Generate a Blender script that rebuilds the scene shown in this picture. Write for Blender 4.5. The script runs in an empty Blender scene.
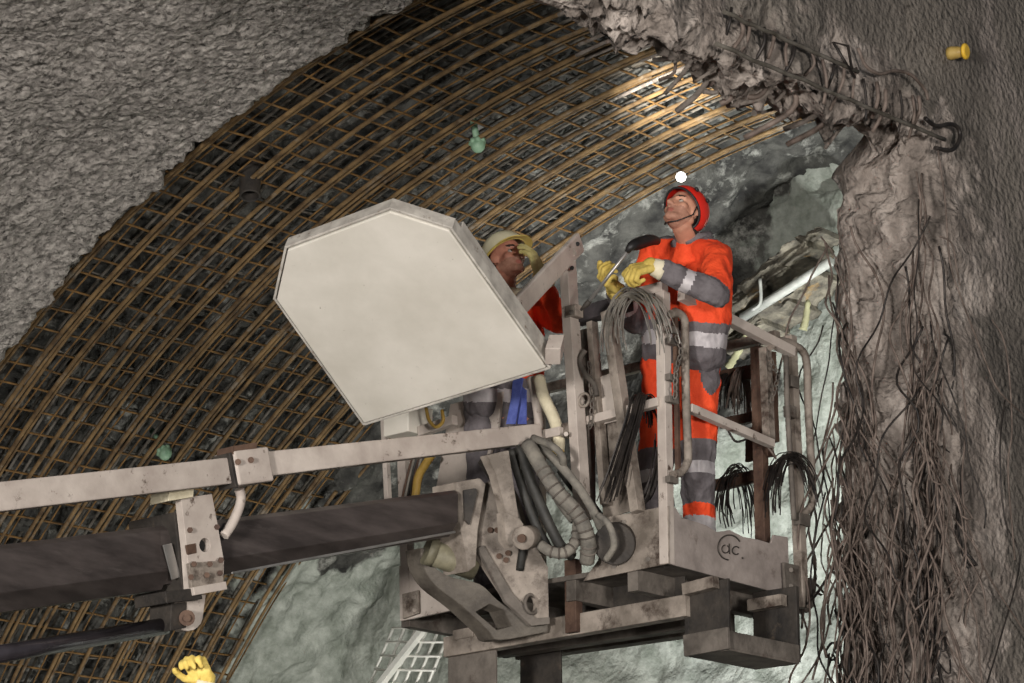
import bpy, bmesh, math, random
import numpy as np
from mathutils import Vector, Matrix, noise
rnd = random.Random(7)
C = bpy.context.scene.collection
PI = math.pi
V = Vector
Z = V((0, 0, 1))
# ------------------------------------------------------------------ camera and survey helpers
CAM = V((0, 0, 1.0)); FPX = 2600.0; PIT = math.radians(16); TH = math.radians(42)
cp, sp = math.cos(PIT), math.sin(PIT)
A = V((math.sin(TH), math.cos(TH), 0))          # along the tunnel
B = V((-math.cos(TH), math.sin(TH), 0))         # across the tunnel, away from us
def ray(px, py):
    x = (px - 512) / FPX; y = (341.5 - py) / FPX
    return V((x, cp - y * sp, sp + y * cp))
def at(px, py, t): return CAM + ray(px, py) * t
def onA(px, py, a):
    d = ray(px, py); return CAM + d * (a / d.dot(A))
def onB(px, py, b):
    d = ray(px, py); return CAM + d * (b / d.dot(B))
def ab(a, b, z): return A * a + B * b + Z * z
cam = bpy.data.cameras.new('camera'); cam.sensor_width = 36; cam.lens = FPX / 1024 * 36
cam.clip_end = 200
co = bpy.data.objects.new('camera', cam); C.objects.link(co)
co.location = CAM; co.rotation_euler = (PI / 2 + PIT, 0, 0)
bpy.context.scene.camera = co

# ------------------------------------------------------------------ materials
def mat(name, c1, c2, scale=6, rough=.7, metal=0, bump=.3, bscale=60, c3=None, s3=14, t3=(.58, .68), ramp=(.35, .65),
        stretch=(1, 1, 1), bdist=.01, spec=.4, vor=0, vscale=40, detail=6):
    m = bpy.data.materials.new(name); m.use_nodes = True
    nt = m.node_tree; N = nt.nodes; L = nt.links
    p = N['Principled BSDF']; p.inputs['Roughness'].default_value = rough; p.inputs['Metallic'].default_value = metal
    p.inputs['Specular IOR Level'].default_value = spec
    g = N.new('ShaderNodeNewGeometry'); mp = N.new('ShaderNodeMapping'); mp.inputs['Scale'].default_value = stretch
    L.new(g.outputs['Position'], mp.inputs['Vector'])
    n1 = N.new('ShaderNodeTexNoise'); n1.inputs['Scale'].default_value = scale; n1.inputs['Detail'].default_value = detail
    n1.inputs['Roughness'].default_value = .62
    L.new(mp.outputs[0], n1.inputs['Vector'])
    r = N.new('ShaderNodeValToRGB'); r.color_ramp.elements[0].position = ramp[0]; r.color_ramp.elements[1].position = ramp[1]
    r.color_ramp.elements[0].color = (*c1, 1); r.color_ramp.elements[1].color = (*c2, 1)
    L.new(n1.outputs['Fac'], r.inputs[0]); col = r.outputs[0]
    if c3:
        n3 = N.new('ShaderNodeTexNoise'); n3.inputs['Scale'].default_value = s3; n3.inputs['Detail'].default_value = 8
        n3.inputs['Roughness'].default_value = .7
        off = N.new('ShaderNodeVectorMath'); off.operation = 'ADD'; off.inputs[1].default_value = (7.3, 2.1, 5.7)
        L.new(mp.outputs[0], off.inputs[0]); L.new(off.outputs[0], n3.inputs['Vector'])
        r3 = N.new('ShaderNodeMapRange'); r3.inputs[1].default_value = t3[0]; r3.inputs[2].default_value = t3[1]
        L.new(n3.outputs['Fac'], r3.inputs[0])
        mx = N.new('ShaderNodeMix'); mx.data_type = 'RGBA'
        L.new(r3.outputs[0], mx.inputs['Factor']); L.new(col, mx.inputs[6]); mx.inputs[7].default_value = (*c3, 1)
        col = mx.outputs[2]
    L.new(col, p.inputs['Base Color'])
    if bump:
        nb = N.new('ShaderNodeTexNoise'); nb.inputs['Scale'].default_value = bscale; nb.inputs['Detail'].default_value = 5
        L.new(g.outputs['Position'], nb.inputs['Vector'])
        h = nb.outputs['Fac']
        if vor:
            vo = N.new('ShaderNodeTexVoronoi'); vo.inputs['Scale'].default_value = vscale; vo.feature = 'SMOOTH_F1'
            L.new(g.outputs['Position'], vo.inputs['Vector'])
            ma = N.new('ShaderNodeMath'); ma.operation = 'MULTIPLY_ADD'; ma.inputs[1].default_value = -vor
            L.new(vo.outputs['Distance'], ma.inputs[0]); L.new(h, ma.inputs[2]); h = ma.outputs[0]
        b = N.new('ShaderNodeBump'); b.inputs['Strength'].default_value = bump; b.inputs['Distance'].default_value = bdist
        L.new(h, b.inputs['Height']); L.new(b.outputs[0], p.inputs['Normal'])
    return m
def lin(r, g, b): return tuple(((v / 255 + .055) / 1.055) ** 2.4 if v > 10 else v / 255 / 12.92 for v in (r, g, b))
M = {}
M['shot'] = mat('grey sprayed concrete', lin(108, 103, 98), lin(162, 156, 149), 22, .9, bump=.9, bscale=44, bdist=.022, vor=.9, vscale=30, c3=lin(62, 58, 54), s3=24, t3=(.53, .63), detail=2.5)
M['rock'] = mat('dark tunnel rock', lin(26, 25, 23), lin(78, 77, 72), 5, .85, bump=.8, bscale=16, bdist=.04, c3=lin(150, 149, 142), s3=5, t3=(.53, .66))
M['face'] = mat('pale sprayed concrete', lin(118, 123, 113), lin(150, 154, 145), 7, .85, bump=.7, bscale=34, bdist=.018, c3=lin(158, 152, 118), s3=1.7, t3=(.58, .78), vor=.4, vscale=26)
def attrmix(m, cols, scale=5, stretch=(1, 1, .4), pos=(.34, .5, .68)):
    """second material colour laid over the first where the mesh attribute 'broken' is positive, with a ragged border"""
    nt = m.node_tree; N = nt.nodes; L = nt.links; p = N['Principled BSDF']
    old = p.inputs['Base Color'].links[0].from_socket
    g = N.new('ShaderNodeNewGeometry'); mp = N.new('ShaderNodeMapping'); mp.inputs['Scale'].default_value = stretch; L.new(g.outputs['Position'], mp.inputs['Vector'])
    n1 = N.new('ShaderNodeTexNoise'); n1.inputs['Scale'].default_value = scale; n1.inputs['Detail'].default_value = 8; n1.inputs['Roughness'].default_value = .65; L.new(mp.outputs[0], n1.inputs['Vector'])
    r = N.new('ShaderNodeValToRGB'); e = r.color_ramp.elements; e[0].position = pos[0]; e[1].position = pos[2]
    e[0].color = (*cols[0], 1); e[1].color = (*cols[2], 1); k = e.new(pos[1]); k.color = (*cols[1], 1); L.new(n1.outputs['Fac'], r.inputs[0])
    at_ = N.new('ShaderNodeAttribute'); at_.attribute_name = 'broken'
    n2 = N.new('ShaderNodeTexNoise'); n2.inputs['Scale'].default_value = 9; n2.inputs['Detail'].default_value = 6; L.new(g.outputs['Position'], n2.inputs['Vector'])
    ma = N.new('ShaderNodeMath'); ma.operation = 'MULTIPLY_ADD'; ma.inputs[1].default_value = .5; L.new(n2.outputs['Fac'], ma.inputs[0]); L.new(at_.outputs['Fac'], ma.inputs[2])
    mr = N.new('ShaderNodeMapRange'); mr.inputs[1].default_value = .2; mr.inputs[2].default_value = .31; L.new(ma.outputs[0], mr.inputs[0])
    mx = N.new('ShaderNodeMix'); mx.data_type = 'RGBA'; L.new(mr.outputs[0], mx.inputs['Factor']); L.new(old, mx.inputs[6]); L.new(r.outputs[0], mx.inputs[7])
    L.new(mx.outputs[2], p.inputs['Base Color']); return m
def setattr_(o, arr):
    at_ = o.data.attributes.new('broken', 'FLOAT', 'POINT'); at_.data.foreach_set('value', arr.reshape(-1).tolist())
M['rockpale_shade'] = attrmix(mat('dark rock and painted shade with pale sprayed concrete', lin(26, 25, 23), lin(78, 77, 72), 5, .85, bump=.75, bscale=22, bdist=.028, c3=lin(140, 139, 132), s3=5, t3=(.54, .68)),
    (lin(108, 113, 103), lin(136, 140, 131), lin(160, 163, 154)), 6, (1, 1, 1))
M['wallmix'] = attrmix(mat('brown grey concrete with broken pale edge', lin(88, 82, 76), lin(114, 107, 99), 2.0, .9, bump=.95, bscale=24, bdist=.035, c3=lin(142, 132, 125), s3=1.5, t3=(.57, .7), vor=.5, vscale=34, stretch=(1, 1, .55)),
    (lin(84, 77, 71), lin(130, 120, 112), lin(180, 169, 160)))
M['wallr'] = mat('brown grey concrete wall', lin(84, 79, 73), lin(108, 101, 93), 2.0, .9, bump=.6, bscale=45, bdist=.012, c3=lin(66, 60, 56), s3=7, t3=(.55, .75), vor=.3, vscale=50)
M['broken'] = mat('broken pale concrete', lin(92, 82, 76), lin(162, 149, 142), 4.5, .9, bump=.9, bscale=14, bdist=.03, c3=lin(120, 100, 78), s3=5, t3=(.58, .74), stretch=(1, 1, .45))
M['rust'] = mat('yellow brown rusty rebar', lin(70, 53, 33), lin(122, 98, 64), 9, .75, .15, .5, 220, c3=lin(120, 112, 100), s3=5, t3=(.56, .7), bdist=.004)
M['rustthin'] = mat('brown rusty bar', lin(70, 51, 27), lin(120, 90, 49), 12, .75, .15, .4, 200, c3=lin(92, 86, 76), s3=6, t3=(.6, .74), bdist=.003)
M['barback'] = mat('grey coated bar', lin(56, 50, 41), lin(104, 99, 91), 9, .85, 0, .5, 120, bdist=.004)
M['barshot'] = mat('concrete splashed bar', lin(90, 82, 75), lin(128, 119, 111), 14, .9, 0, .9, 60, bdist=.01, c3=lin(96, 74, 48), s3=9, t3=(.58, .68))
M['wire'] = mat('dusty brown steel wire', lin(76, 65, 58), lin(126, 112, 103), 14, .7, .2, .2, 150, bdist=.002)
M['wiredark'] = mat('dark steel wire', lin(30, 27, 26), lin(62, 56, 52), 14, .5, .4, 0)
M['wiregrey'] = mat('bare grey steel wire', lin(120, 116, 108), lin(165, 160, 152), 14, .45, .5, 0)
M['paint'] = mat('chipped cream paint', lin(164, 152, 143), lin(192, 181, 171), 5, .6, 0, .25, 90, c3=lin(74, 58, 48), s3=13, t3=(.6, .68), bdist=.003)
M['paintdirty'] = mat('dirty cream paint', lin(98, 89, 80), lin(154, 143, 132), 6, .7, 0, .4, 60, c3=lin(58, 46, 38), s3=7, t3=(.52, .68), bdist=.004)
M['toe'] = mat('worn grey steel sheet', lin(132, 122, 116), lin(166, 155, 148), 6, .65, .1, .4, 50, c3=lin(92, 78, 68), s3=8, t3=(.58, .74), bdist=.004)
M['panel'] = mat('white painted sheet metal', lin(196, 190, 178), lin(214, 208, 197), 2.5, .5, 0, .05, 60, c3=lin(128, 116, 100), s3=20, t3=(.67, .73), bdist=.002)
M['panelrim'] = mat('scuffed white sheet edge', lin(150, 144, 136), lin(196, 190, 180), 9, .6, 0, .2, 60, c3=lin(90, 66, 46), s3=25, t3=(.6, .7), bdist=.002)
M['boom'] = mat('greasy black boom steel', lin(58, 52, 50), lin(88, 80, 77), 5, .36, .3, .1, 80, c3=lin(104, 97, 93), s3=7, t3=(.6, .85), stretch=(.5, .5, 2.5), bdist=.002)
M['steel'] = mat('bright steel strip', lin(140, 138, 134), lin(176, 172, 168), 6, .35, .7, 0)
M['chrome'] = mat('oily cylinder rod', lin(60, 56, 60), lin(96, 90, 96), 4, .25, .6, 0)
M['dark'] = mat('dark oily steel', lin(34, 31, 29), lin(64, 58, 52), 7, .7, .1, .4, 50, c3=lin(86, 74, 62), s3=8, t3=(.6, .75))
M['under'] = mat('dirty underframe steel', lin(72, 66, 60), lin(116, 108, 100), 6, .75, .1, .4, 40, c3=lin(60, 46, 38), s3=6, t3=(.56, .7))
M['grime'] = mat('grimy oiled paint', lin(58, 52, 46), lin(98, 91, 82), 6, .65, .1, .4, 50, c3=lin(122, 112, 102), s3=7, t3=(.58, .72))
M['brownst'] = mat('rust brown steel', lin(62, 44, 36), lin(98, 76, 62), 8, .75, .1, .4, 60)
M['hosegrey'] = mat('dusty grey hose', lin(92, 88, 82), lin(134, 128, 118), 10, .8, 0, .4, 90)
M['hoseblk'] = mat('black rubber hose', lin(32, 32, 30), lin(62, 60, 56), 10, .6, 0, .2, 90)
M['hoseolive'] = mat('dirty olive cylinder', lin(92, 88, 72), lin(132, 126, 104), 9, .6, 0, .2, 60)
M['yellowhose'] = mat('yellow hose', lin(150, 118, 48), lin(182, 150, 76), 9, .6, 0, .2, 60)
M['blue'] = mat('blue webbing', lin(60, 72, 138), lin(88, 100, 166), 20, .8, 0, .4, 160)
M['hole'] = mat('black shadowed bore', (.01, .01, .01), (.02, .018, .016), 9, .9, 0, 0)
M['orange'] = mat('fluorescent orange cloth', lin(214, 62, 26), lin(234, 80, 38), 7, .8, 0, .6, 26, bdist=.02)
M['cloth'] = mat('grey work cloth', lin(84, 78, 80), lin(110, 104, 106), 9, .85, 0, .6, 30, bdist=.018)
M['silver'] = mat('silver reflective tape', lin(164, 158, 160), lin(190, 184, 184), 12, .5, .1, .3, 30)
M['clothdark'] = mat('dark work cloth', lin(34, 31, 32), lin(56, 50, 52), 9, .85, 0, .4, 60)
M['skin'] = mat('skin', lin(168, 120, 99), lin(188, 138, 114), 20, .55, 0, .1, 120, bdist=.002)
M['skin2'] = mat('ruddy skin', lin(168, 112, 92), lin(192, 134, 112), 20, .55, 0, .1, 120, bdist=.002)
M['stub'] = mat('stubble', lin(144, 102, 84), lin(164, 120, 100), 60, .7, 0, .1, 200, bdist=.002)
M['lip'] = mat('lips', lin(150, 88, 76), lin(164, 100, 88), 30, .5, 0, 0)
M['hair'] = mat('dark hair', lin(36, 28, 24), lin(58, 46, 40), 60, .7, 0, .4, 200, bdist=.003)
M['eye'] = mat('eye white', lin(158, 148, 138), lin(168, 158, 148), 30, .7, 0, 0, spec=.1)
M['iris'] = mat('dark iris', lin(40, 30, 24), lin(60, 46, 36), 30, .3, 0, 0)
M['red'] = mat('red helmet shell', lin(206, 40, 30), lin(222, 52, 38), 9, .38, 0, .05, 40)
M['blk'] = mat('black plastic', lin(24, 23, 23), lin(40, 38, 38), 9, .5, 0, 0)
M['cream'] = mat('cream helmet shell', lin(198, 190, 158), lin(216, 208, 178), 9, .45, 0, .05, 40)
M['yelbrim'] = mat('yellowed helmet edge', lin(196, 172, 84), lin(212, 190, 110), 9, .5, 0, 0)
M['glove'] = mat('yellow leather glove', lin(172, 146, 66), lin(206, 182, 98), 18, .8, 0, .5, 90, c3=lin(120, 98, 50), s3=20, t3=(.6, .75), bdist=.006)
M['glovepale'] = mat('pale yellow leather glove', lin(196, 182, 116), lin(222, 210, 150), 18, .8, 0, .5, 90, bdist=.006)
M['cuff'] = mat('cream glove cuff', lin(196, 186, 158), lin(214, 204, 178), 18, .85, 0, .4, 80)
M['green'] = mat('pale green plastic', lin(104, 136, 110), lin(136, 164, 138), 18, .5, 0, 0)
M['yellow'] = mat('yellow plastic', lin(206, 160, 34), lin(224, 186, 70), 18, .5, 0, 0)
M['capyel'] = mat('dull yellow plastic', lin(150, 122, 58), lin(176, 150, 86), 18, .5, 0, 0)
M['pipe'] = mat('pale steel pipe', lin(136, 138, 132), lin(162, 162, 156), 12, .6, .1, .1, 80)
M['slab'] = mat('grey brown rock slab', lin(58, 54, 48), lin(118, 112, 98), 10, .85, 0, .8, 30, c3=lin(126, 100, 58), s3=6, t3=(.58, .7), bdist=.02)
M['foam'] = mat('pale yellow foam', lin(118, 116, 88), lin(142, 140, 108), 10, .8, 0, .5, 60)
M['whitebar'] = mat('galvanised mesh bar', lin(200, 200, 192), lin(220, 218, 210), 10, .6, .2, 0)
M['ground'] = mat('muddy tunnel floor', lin(66, 60, 54), lin(92, 86, 78), 3, .9, 0, .6, 20)
def emis(name, col, s):
    m = bpy.data.materials.new(name); m.use_nodes = True
    p = m.node_tree.nodes['Principled BSDF']; p.inputs['Base Color'].default_value = (*col, 1)
    p.inputs['Emission Color'].default_value = (*col, 1); p.inputs['Emission Strength'].default_value = s
    return m
M['lamp'] = emis('lit lamp lens', (1, .97, .9), 14)

# ------------------------------------------------------------------ mesh helpers
def tag(o, label=None, cat=None, group=None, kind=None):
    if label: o['label'] = label
    if cat: o['category'] = cat
    if group: o['group'] = group
    if kind: o['kind'] = kind
    return o
def thing(name, loc, label, cat, group=None):
    o = bpy.data.objects.new(name, None); C.objects.link(o); o.location = loc
    o.empty_display_size = .1
    o['_o'] = tuple(loc)
    return tag(o, label, cat, group)
def origin(parent):
    w = V((0, 0, 0)); 
    while parent is not None:
        w += parent.location; parent = parent.parent
    return w
def link(name, me, m, parent=None, loc=None, smooth=None):
    o = bpy.data.objects.new(name, me); C.objects.link(o)
    base = origin(parent)
    if loc is None:
        loc = base
    sh = Matrix.Translation(-V(loc))
    me.transform(sh)
    if parent is not None: o.parent = parent
    o.location = V(loc) - base
    if m is not None and not me.materials:
        for k in (m if isinstance(m, (list, tuple)) else [m]): me.materials.append(k)
    return o
def catmull(pts, k=6):
    pts = [V(p) for p in pts]
    if len(pts) < 3: return pts
    P = [pts[0] * 2 - pts[1]] + pts + [pts[-1] * 2 - pts[-2]]
    out = []
    for i in range(1, len(P) - 2):
        p0, p1, p2, p3 = P[i - 1:i + 3]
        for j in range(k):
            t = j / k
            out.append(.5 * ((2 * p1) + (p2 - p0) * t + (2 * p0 - 5 * p1 + 4 * p2 - p3) * t * t + (3 * p1 - p0 - 3 * p2 + p3) * t ** 3))
    out.append(pts[-1]); return out
ICO = {}
def ico(sub):
    if sub not in ICO:
        b = bmesh.new(); bmesh.ops.create_icosphere(b, subdivisions=sub, radius=1); ICO[sub] = [v.co.copy() for v in b.verts]; b.free()
    return ICO[sub]
class MB:
    def __init__(s): s.bm = bmesh.new()
    def hexa(s, c):      # 8 corners: bottom 4 loop, top 4 loop
        v = [s.bm.verts.new(p) for p in c]
        for f in ((3, 2, 1, 0), (4, 5, 6, 7), (0, 1, 5, 4), (1, 2, 6, 5), (2, 3, 7, 6), (3, 0, 4, 7)):
            s.bm.faces.new([v[i] for i in f])
        return s
    def bar(s, p, q, w, h, up=Z, w2=None, h2=None):
        p, q = V(p), V(q); d = (q - p).normalized()
        x = d.cross(up)
        if x.length < 1e-4: x = d.cross(A)
        x.normalize(); y = x.cross(d).normalized()
        w2 = w2 or w; h2 = h2 or h
        f = lambda c, w, h: [c - x * w / 2 - y * h / 2, c + x * w / 2 - y * h / 2, c + x * w / 2 + y * h / 2, c - x * w / 2 + y * h / 2]
        return s.hexa(f(p, w, h) + f(q, w2, h2))
    def box(s, c, ex, ey, ez):  # half-extent vectors
        c = V(c)
        return s.hexa([c - ex - ey - ez, c + ex - ey - ez, c + ex + ey - ez, c - ex + ey - ez,
                       c - ex - ey + ez, c + ex - ey + ez, c + ex + ey + ez, c - ex + ey + ez])
    def plate(s, poly, vec, holes=()):
        bm = s.bm; edges = []
        for lp in [poly] + list(holes):
            vs = [bm.verts.new(p) for p in lp]
            edges += [bm.edges.new((vs[i], vs[(i + 1) % len(vs)])) for i in range(len(vs))]
        if holes:
            r = bmesh.ops.triangle_fill(bm, use_beauty=True, use_dissolve=False, edges=edges)
            fs = [g for g in r['geom'] if isinstance(g, bmesh.types.BMFace)]
        else:
            fs = [bm.faces.new(vs)]
        r = bmesh.ops.extrude_face_region(bm, geom=fs)
        nv = [g for g in r['geom'] if isinstance(g, bmesh.types.BMVert)]
        bmesh.ops.translate(bm, verts=nv, vec=vec)
        if holes or True: 
            pass
        return s
    def tube(s, pts, r, n=8, caps=True, closed=False, sq=False):
        pts = [V(p) for p in pts]; m = len(pts)
        R = r if isinstance(r, (list, tuple)) else [r] * m
        t0 = (pts[1] - pts[0]).normalized()
        u = t0.cross(Z if abs(t0.z) < .9 else V((1, 0, 0))).normalized()
        rings = []
        for i, p in enumerate(pts):
            if closed: t = (pts[(i + 1) % m] - pts[i - 1]).normalized()
            else: t = (pts[min(i + 1, m - 1)] - pts[max(i - 1, 0)])
            if t.length < 1e-9: t = t0
            t = t.normalized()
            u = (u - t * u.dot(t)); u = u.normalized() if u.length > 1e-6 else t.orthogonal().normalized()
            w = t.cross(u)
            rings.append([s.bm.verts.new(p + (u * math.cos(2 * PI * k / n) + w * math.sin(2 * PI * k / n)) * R[i]) for k in range(n)])
        for i in range(m if closed else m - 1):
            a, b = rings[i], rings[(i + 1) % m]
            for k in range(n):
                f = s.bm.faces.new((a[k], a[(k + 1) % n], b[(k + 1) % n], b[k])); f.smooth = n > 4
        if caps and not closed:
            s.bm.faces.new(rings[0][::-1]); s.bm.faces.new(rings[-1])
        return s
    def cyl(s, p, q, r, n=20, r2=None): return s.tube([p, q], [r, r2 or r], n)
    def ring(s, c, ax, R, r, n=20, k=8, e=None):
        ax = V(ax).normalized(); u = ax.orthogonal().normalized(); w = ax.cross(u)
        if e is not None: u = V(e).normalized(); w = ax.cross(u)
        return s.tube([V(c) + (u * math.cos(2 * PI * i / n) + w * math.sin(2 * PI * i / n)) * R for i in range(n)], r, k, closed=True)
    def ball(s, c, r, sub=2, ax=None):
        r_ = bmesh.ops.create_icosphere(s.bm, subdivisions=sub, radius=1)
        X, Y, Zz = ax or (V((1, 0, 0)), V((0, 1, 0)), V((0, 0, 1)))
        rx, ry, rz = r if isinstance(r, (tuple, list)) else (r, r, r)
        for v in r_['verts']:
            v.co = V(c) + X * v.co.x * rx + Y * v.co.y * ry + Zz * v.co.z * rz
        for f in set(f for v in r_['verts'] for f in v.link_faces): f.smooth = True
        return s
    def capsule(s, p, q, r1, r2, sub=2):
        p, q = V(p), V(q); t = bmesh.new()
        for c, r in ((p, r1), (q, r2)):
            for u in ico(sub): t.verts.new(c + u * r)
        bmesh.ops.convex_hull(t, input=t.verts[:])
        lost = [v for v in t.verts if not v.link_faces]
        bmesh.ops.delete(t, geom=lost, context='VERTS')
        me = bpy.data.meshes.new('hull'); t.to_mesh(me); t.free(); s.bm.from_mesh(me); bpy.data.meshes.remove(me)
        return s
    def build(s, name, m, parent=None, bevel=0, loc=None, recalc=True, seg=2):
        if recalc: bmesh.ops.recalc_face_normals(s.bm, faces=s.bm.faces)
        me = bpy.data.meshes.new(name); s.bm.to_mesh(me); s.bm.free()
        o = link(name, me, m, parent, loc)
        if bevel:
            b = o.modifiers.new('bevel', 'BEVEL'); b.width = bevel; b.segments = seg; b.limit_method = 'ANGLE'; b.angle_limit = .7
        return o
def grid_mesh(name, P, mats, parent=None, fm=None, flip=False):
    """P: array (n, m, 3)"""
    n, m = P.shape[:2]
    i = np.arange(n * m).reshape(n, m)
    q = np.stack([i[:-1, :-1], i[:-1, 1:], i[1:, 1:], i[1:, :-1]], -1).reshape(-1, 4)
    if flip: q = q[:, ::-1]
    me = bpy.data.meshes.new(name)
    me.from_pydata(P.reshape(-1, 3).tolist(), [], q.tolist())
    for k in mats: me.materials.append(k)
    me.polygons.foreach_set('use_smooth', [True] * len(me.polygons))
    if fm is not None: me.polygons.foreach_set('material_index', fm.reshape(-1).astype(int).tolist())
    o = bpy.data.objects.new(name, me); C.objects.link(o)
    if parent: o.parent = parent
    return o
def fbm(p, o=4, h=.7): return noise.fractal(p, h, 2.1, o)   # about -1..1
A3, B3 = np.array(A), np.array(B)

# ------------------------------------------------------------------ the setting
B0, Z0, R0 = 8.005, -.682, 7.218
A_SH, A_END = 9.0, 11.94
def vault(a, phi, R): return ab(a, B0 + R * math.cos(phi), Z0 + R * math.sin(phi))
def vault_grid(a_list, ph_list, fR):
    P = np.zeros((len(a_list), len(ph_list), 3))
    for i, a in enumerate(a_list):
        for j, ph in enumerate(ph_list):
            q = vault(a, ph, R0); aa, R = fR(a, ph, q)
            P[i, j] = vault(aa, ph, R)
    return P
D2 = math.radians
# sprayed concrete band, nearest us
ph = list(np.linspace(D2(3), D2(36), 30)) + list(np.linspace(D2(36.3), D2(99.0), 560))
al = list(np.linspace(4.5, 7.1, 20)) + list(np.linspace(7.12, 8.97, 150)) + [8.99, 9.0, 9.005, 9.01]
def f_shot(a, phi, q):
    R = R0 - .075 + .05 * fbm(q * .8) + .02 * fbm(q * 3.1)
    if a > 7:
        R += .011 * fbm(q * 19, 3) + .012 * max(0, fbm(q * 42, 2))
    e = max(0, a - 8.985) / .025
    R += .13 * e
    return a + (.05 * fbm(q * 3) + .05 * fbm(q * 9)) * min(1, max(0, (a - 8.6) / .35)), R
o = grid_mesh('wall_left', vault_grid(al, ph, f_shot), [M['shot']]); tag(o, kind='structure')
# rock above the mesh and the sprayed strip beyond its end
ph = list(np.linspace(D2(3), D2(20), 20)) + list(np.linspace(D2(20.3), D2(100), 350))
al = list(np.linspace(8.9, 13.45, 150))
def sm(x, a, b):
    t = min(1, max(0, (x - a) / (b - a))); return t * t * (3 - 2 * t)
def f_rock(a, phi, q):
    w = sm(a - .3 * (1 - sm(phi, D2(25), D2(65))), 11.9, 12.15)
    r1 = R0 + .24 + .16 * fbm(q * 1.3) + .09 * abs(fbm(q * 4.2)) + .03 * fbm(q * 12)
    r2 = R0 + .02 + .10 * fbm(q * 1.4) + .05 * fbm(q * 4) + .012 * fbm(q * 16)
    r2 += .35 * sm(phi, D2(70), D2(80))
    return a, r1 * (1 - w) + r2 * w
P = vault_grid(al, ph, f_rock)
att = np.zeros((len(al), len(ph)))
for i in range(len(al)):
    for j in range(len(ph)):
        q = V(P[i, j])
        att[i, j] = min(al[i] - .3 * (1 - sm(ph[j], D2(25), D2(65))) + .12 * fbm(q * 2.5) - 12.02, 5 * (D2(50) + .15 * fbm(q * 1.1) - ph[j])) - .02
o = grid_mesh('ceiling', P, [M['rockpale_shade']]); setattr_(o, att); tag(o, kind='structure')
# end face of the heading
bl = list(np.linspace(6.95, 15.6, 250)); zl = list(np.linspace(-.1, 7.3, 210))
P = np.zeros((len(bl), len(zl), 3)); att = np.zeros((len(bl), len(zl)))
for i, b in enumerate(bl):
    for j, z in enumerate(zl):
        q = ab(13.2, b, z)
        d = .12 * fbm(q * .9) + .04 * fbm(q * 2.6) + .006 * fbm(q * 13)
        if z > 6.62: d += .16 * abs(fbm(q * 2.3)) + .05 * fbm(q * 6)
        P[i, j] = ab(13.2 + d, b, z)
        att[i, j] = min(6.8 - z - .25 * fbm(q * 2), max(5.0 + .2 * fbm(q * 1.7) - z, 9.7 - b - .3 * fbm(q * 1.3)))  # upper left painted in dark rock colour to stand for the lamp's falloff
o = grid_mesh('wall_far', P, [M['rockpale_shade']]); setattr_(o, att); tag(o, kind='structure')
# right wall with the broken opening edge
BW, ZL, AJ = 6.7, 5.60, 10.62
path = []   # (a, z, outward a, outward z)
for a in np.linspace(3.0, 8.0, 20): path.append((a, ZL, 0, 1))
for a in np.linspace(8.02, AJ - .14, 110): path.append((a, ZL, 0, 1))
for t in np.linspace(0, PI / 2, 26): path.append((AJ - .14 + .14 * math.sin(t), ZL - .14 + .14 * math.cos(t), math.sin(t), math.cos(t)))
for z in np.linspace(ZL - .16, 1.6, 190): path.append((AJ, z, 1, 0))
for z in np.linspace(1.5, -.1, 14): path.append((AJ, z, 1, 0))
sec = [(.5, BW + .72), (.16, BW + .7), (.05, BW + .62)] + [(.01, b) for b in np.linspace(BW + .54, BW + .14, 16)] + [(.02, BW + .09), (.05, BW + .04), (.09, BW + .01)]
sec += [(x, BW) for x in np.linspace(.12, 2.6, 66)] + [(3, BW), (4, BW), (6, BW), (9, BW)]
P = np.zeros((len(path), len(sec), 3)); att = np.zeros((len(path), len(sec)))
for i, (a, z, oa, oz) in enumerate(path):
    for j, (x, b) in enumerate(sec):
        q = ab(a + oa * x, b, z + oz * x)
        k = 1 - sm(x, .1, .5)
        if oz > .5: k *= 1.35
        side = .09 * fbm(q * 1.7) + .06 * fbm(q * 5) + .03 * fbm(q * 13)
        deep = .03 * fbm(q * .7) + .008 * fbm(q * 4)
        if oz > .5: b = BW + (b - BW) * (1 - .5 * sm(oz, .5, .95))
        P[i, j] = ab(a + oa * (x + side * k), b + deep + k * (.05 * fbm(q * 3.3) + .02 * fbm(q * 11)) * (1 if x > .05 else .6), z + oz * (x + side * k))
        if True:
            lim = (.34 if oa > .5 else .22) + .3 * fbm(q * 1.9) + .1 * fbm(q * 6)
            if oa > .5 and z < 4.3: lim += .45 * max(0, fbm(q * V((1.3, 1.3, .5)) + V((3, 1, 9)))) + .08
            att[i, j] = lim - x
o = grid_mesh('wall_right', P, [M['wallmix']]); tag(o, kind='structure')
setattr_(o, att)
mb = MB(); mb.box((0, 9, -.05), V((22, 0, 0)), V((0, 18, 0)), V((0, 0, .05)))
tag(mb.build('floor', M['ground']), kind='structure')

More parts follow.
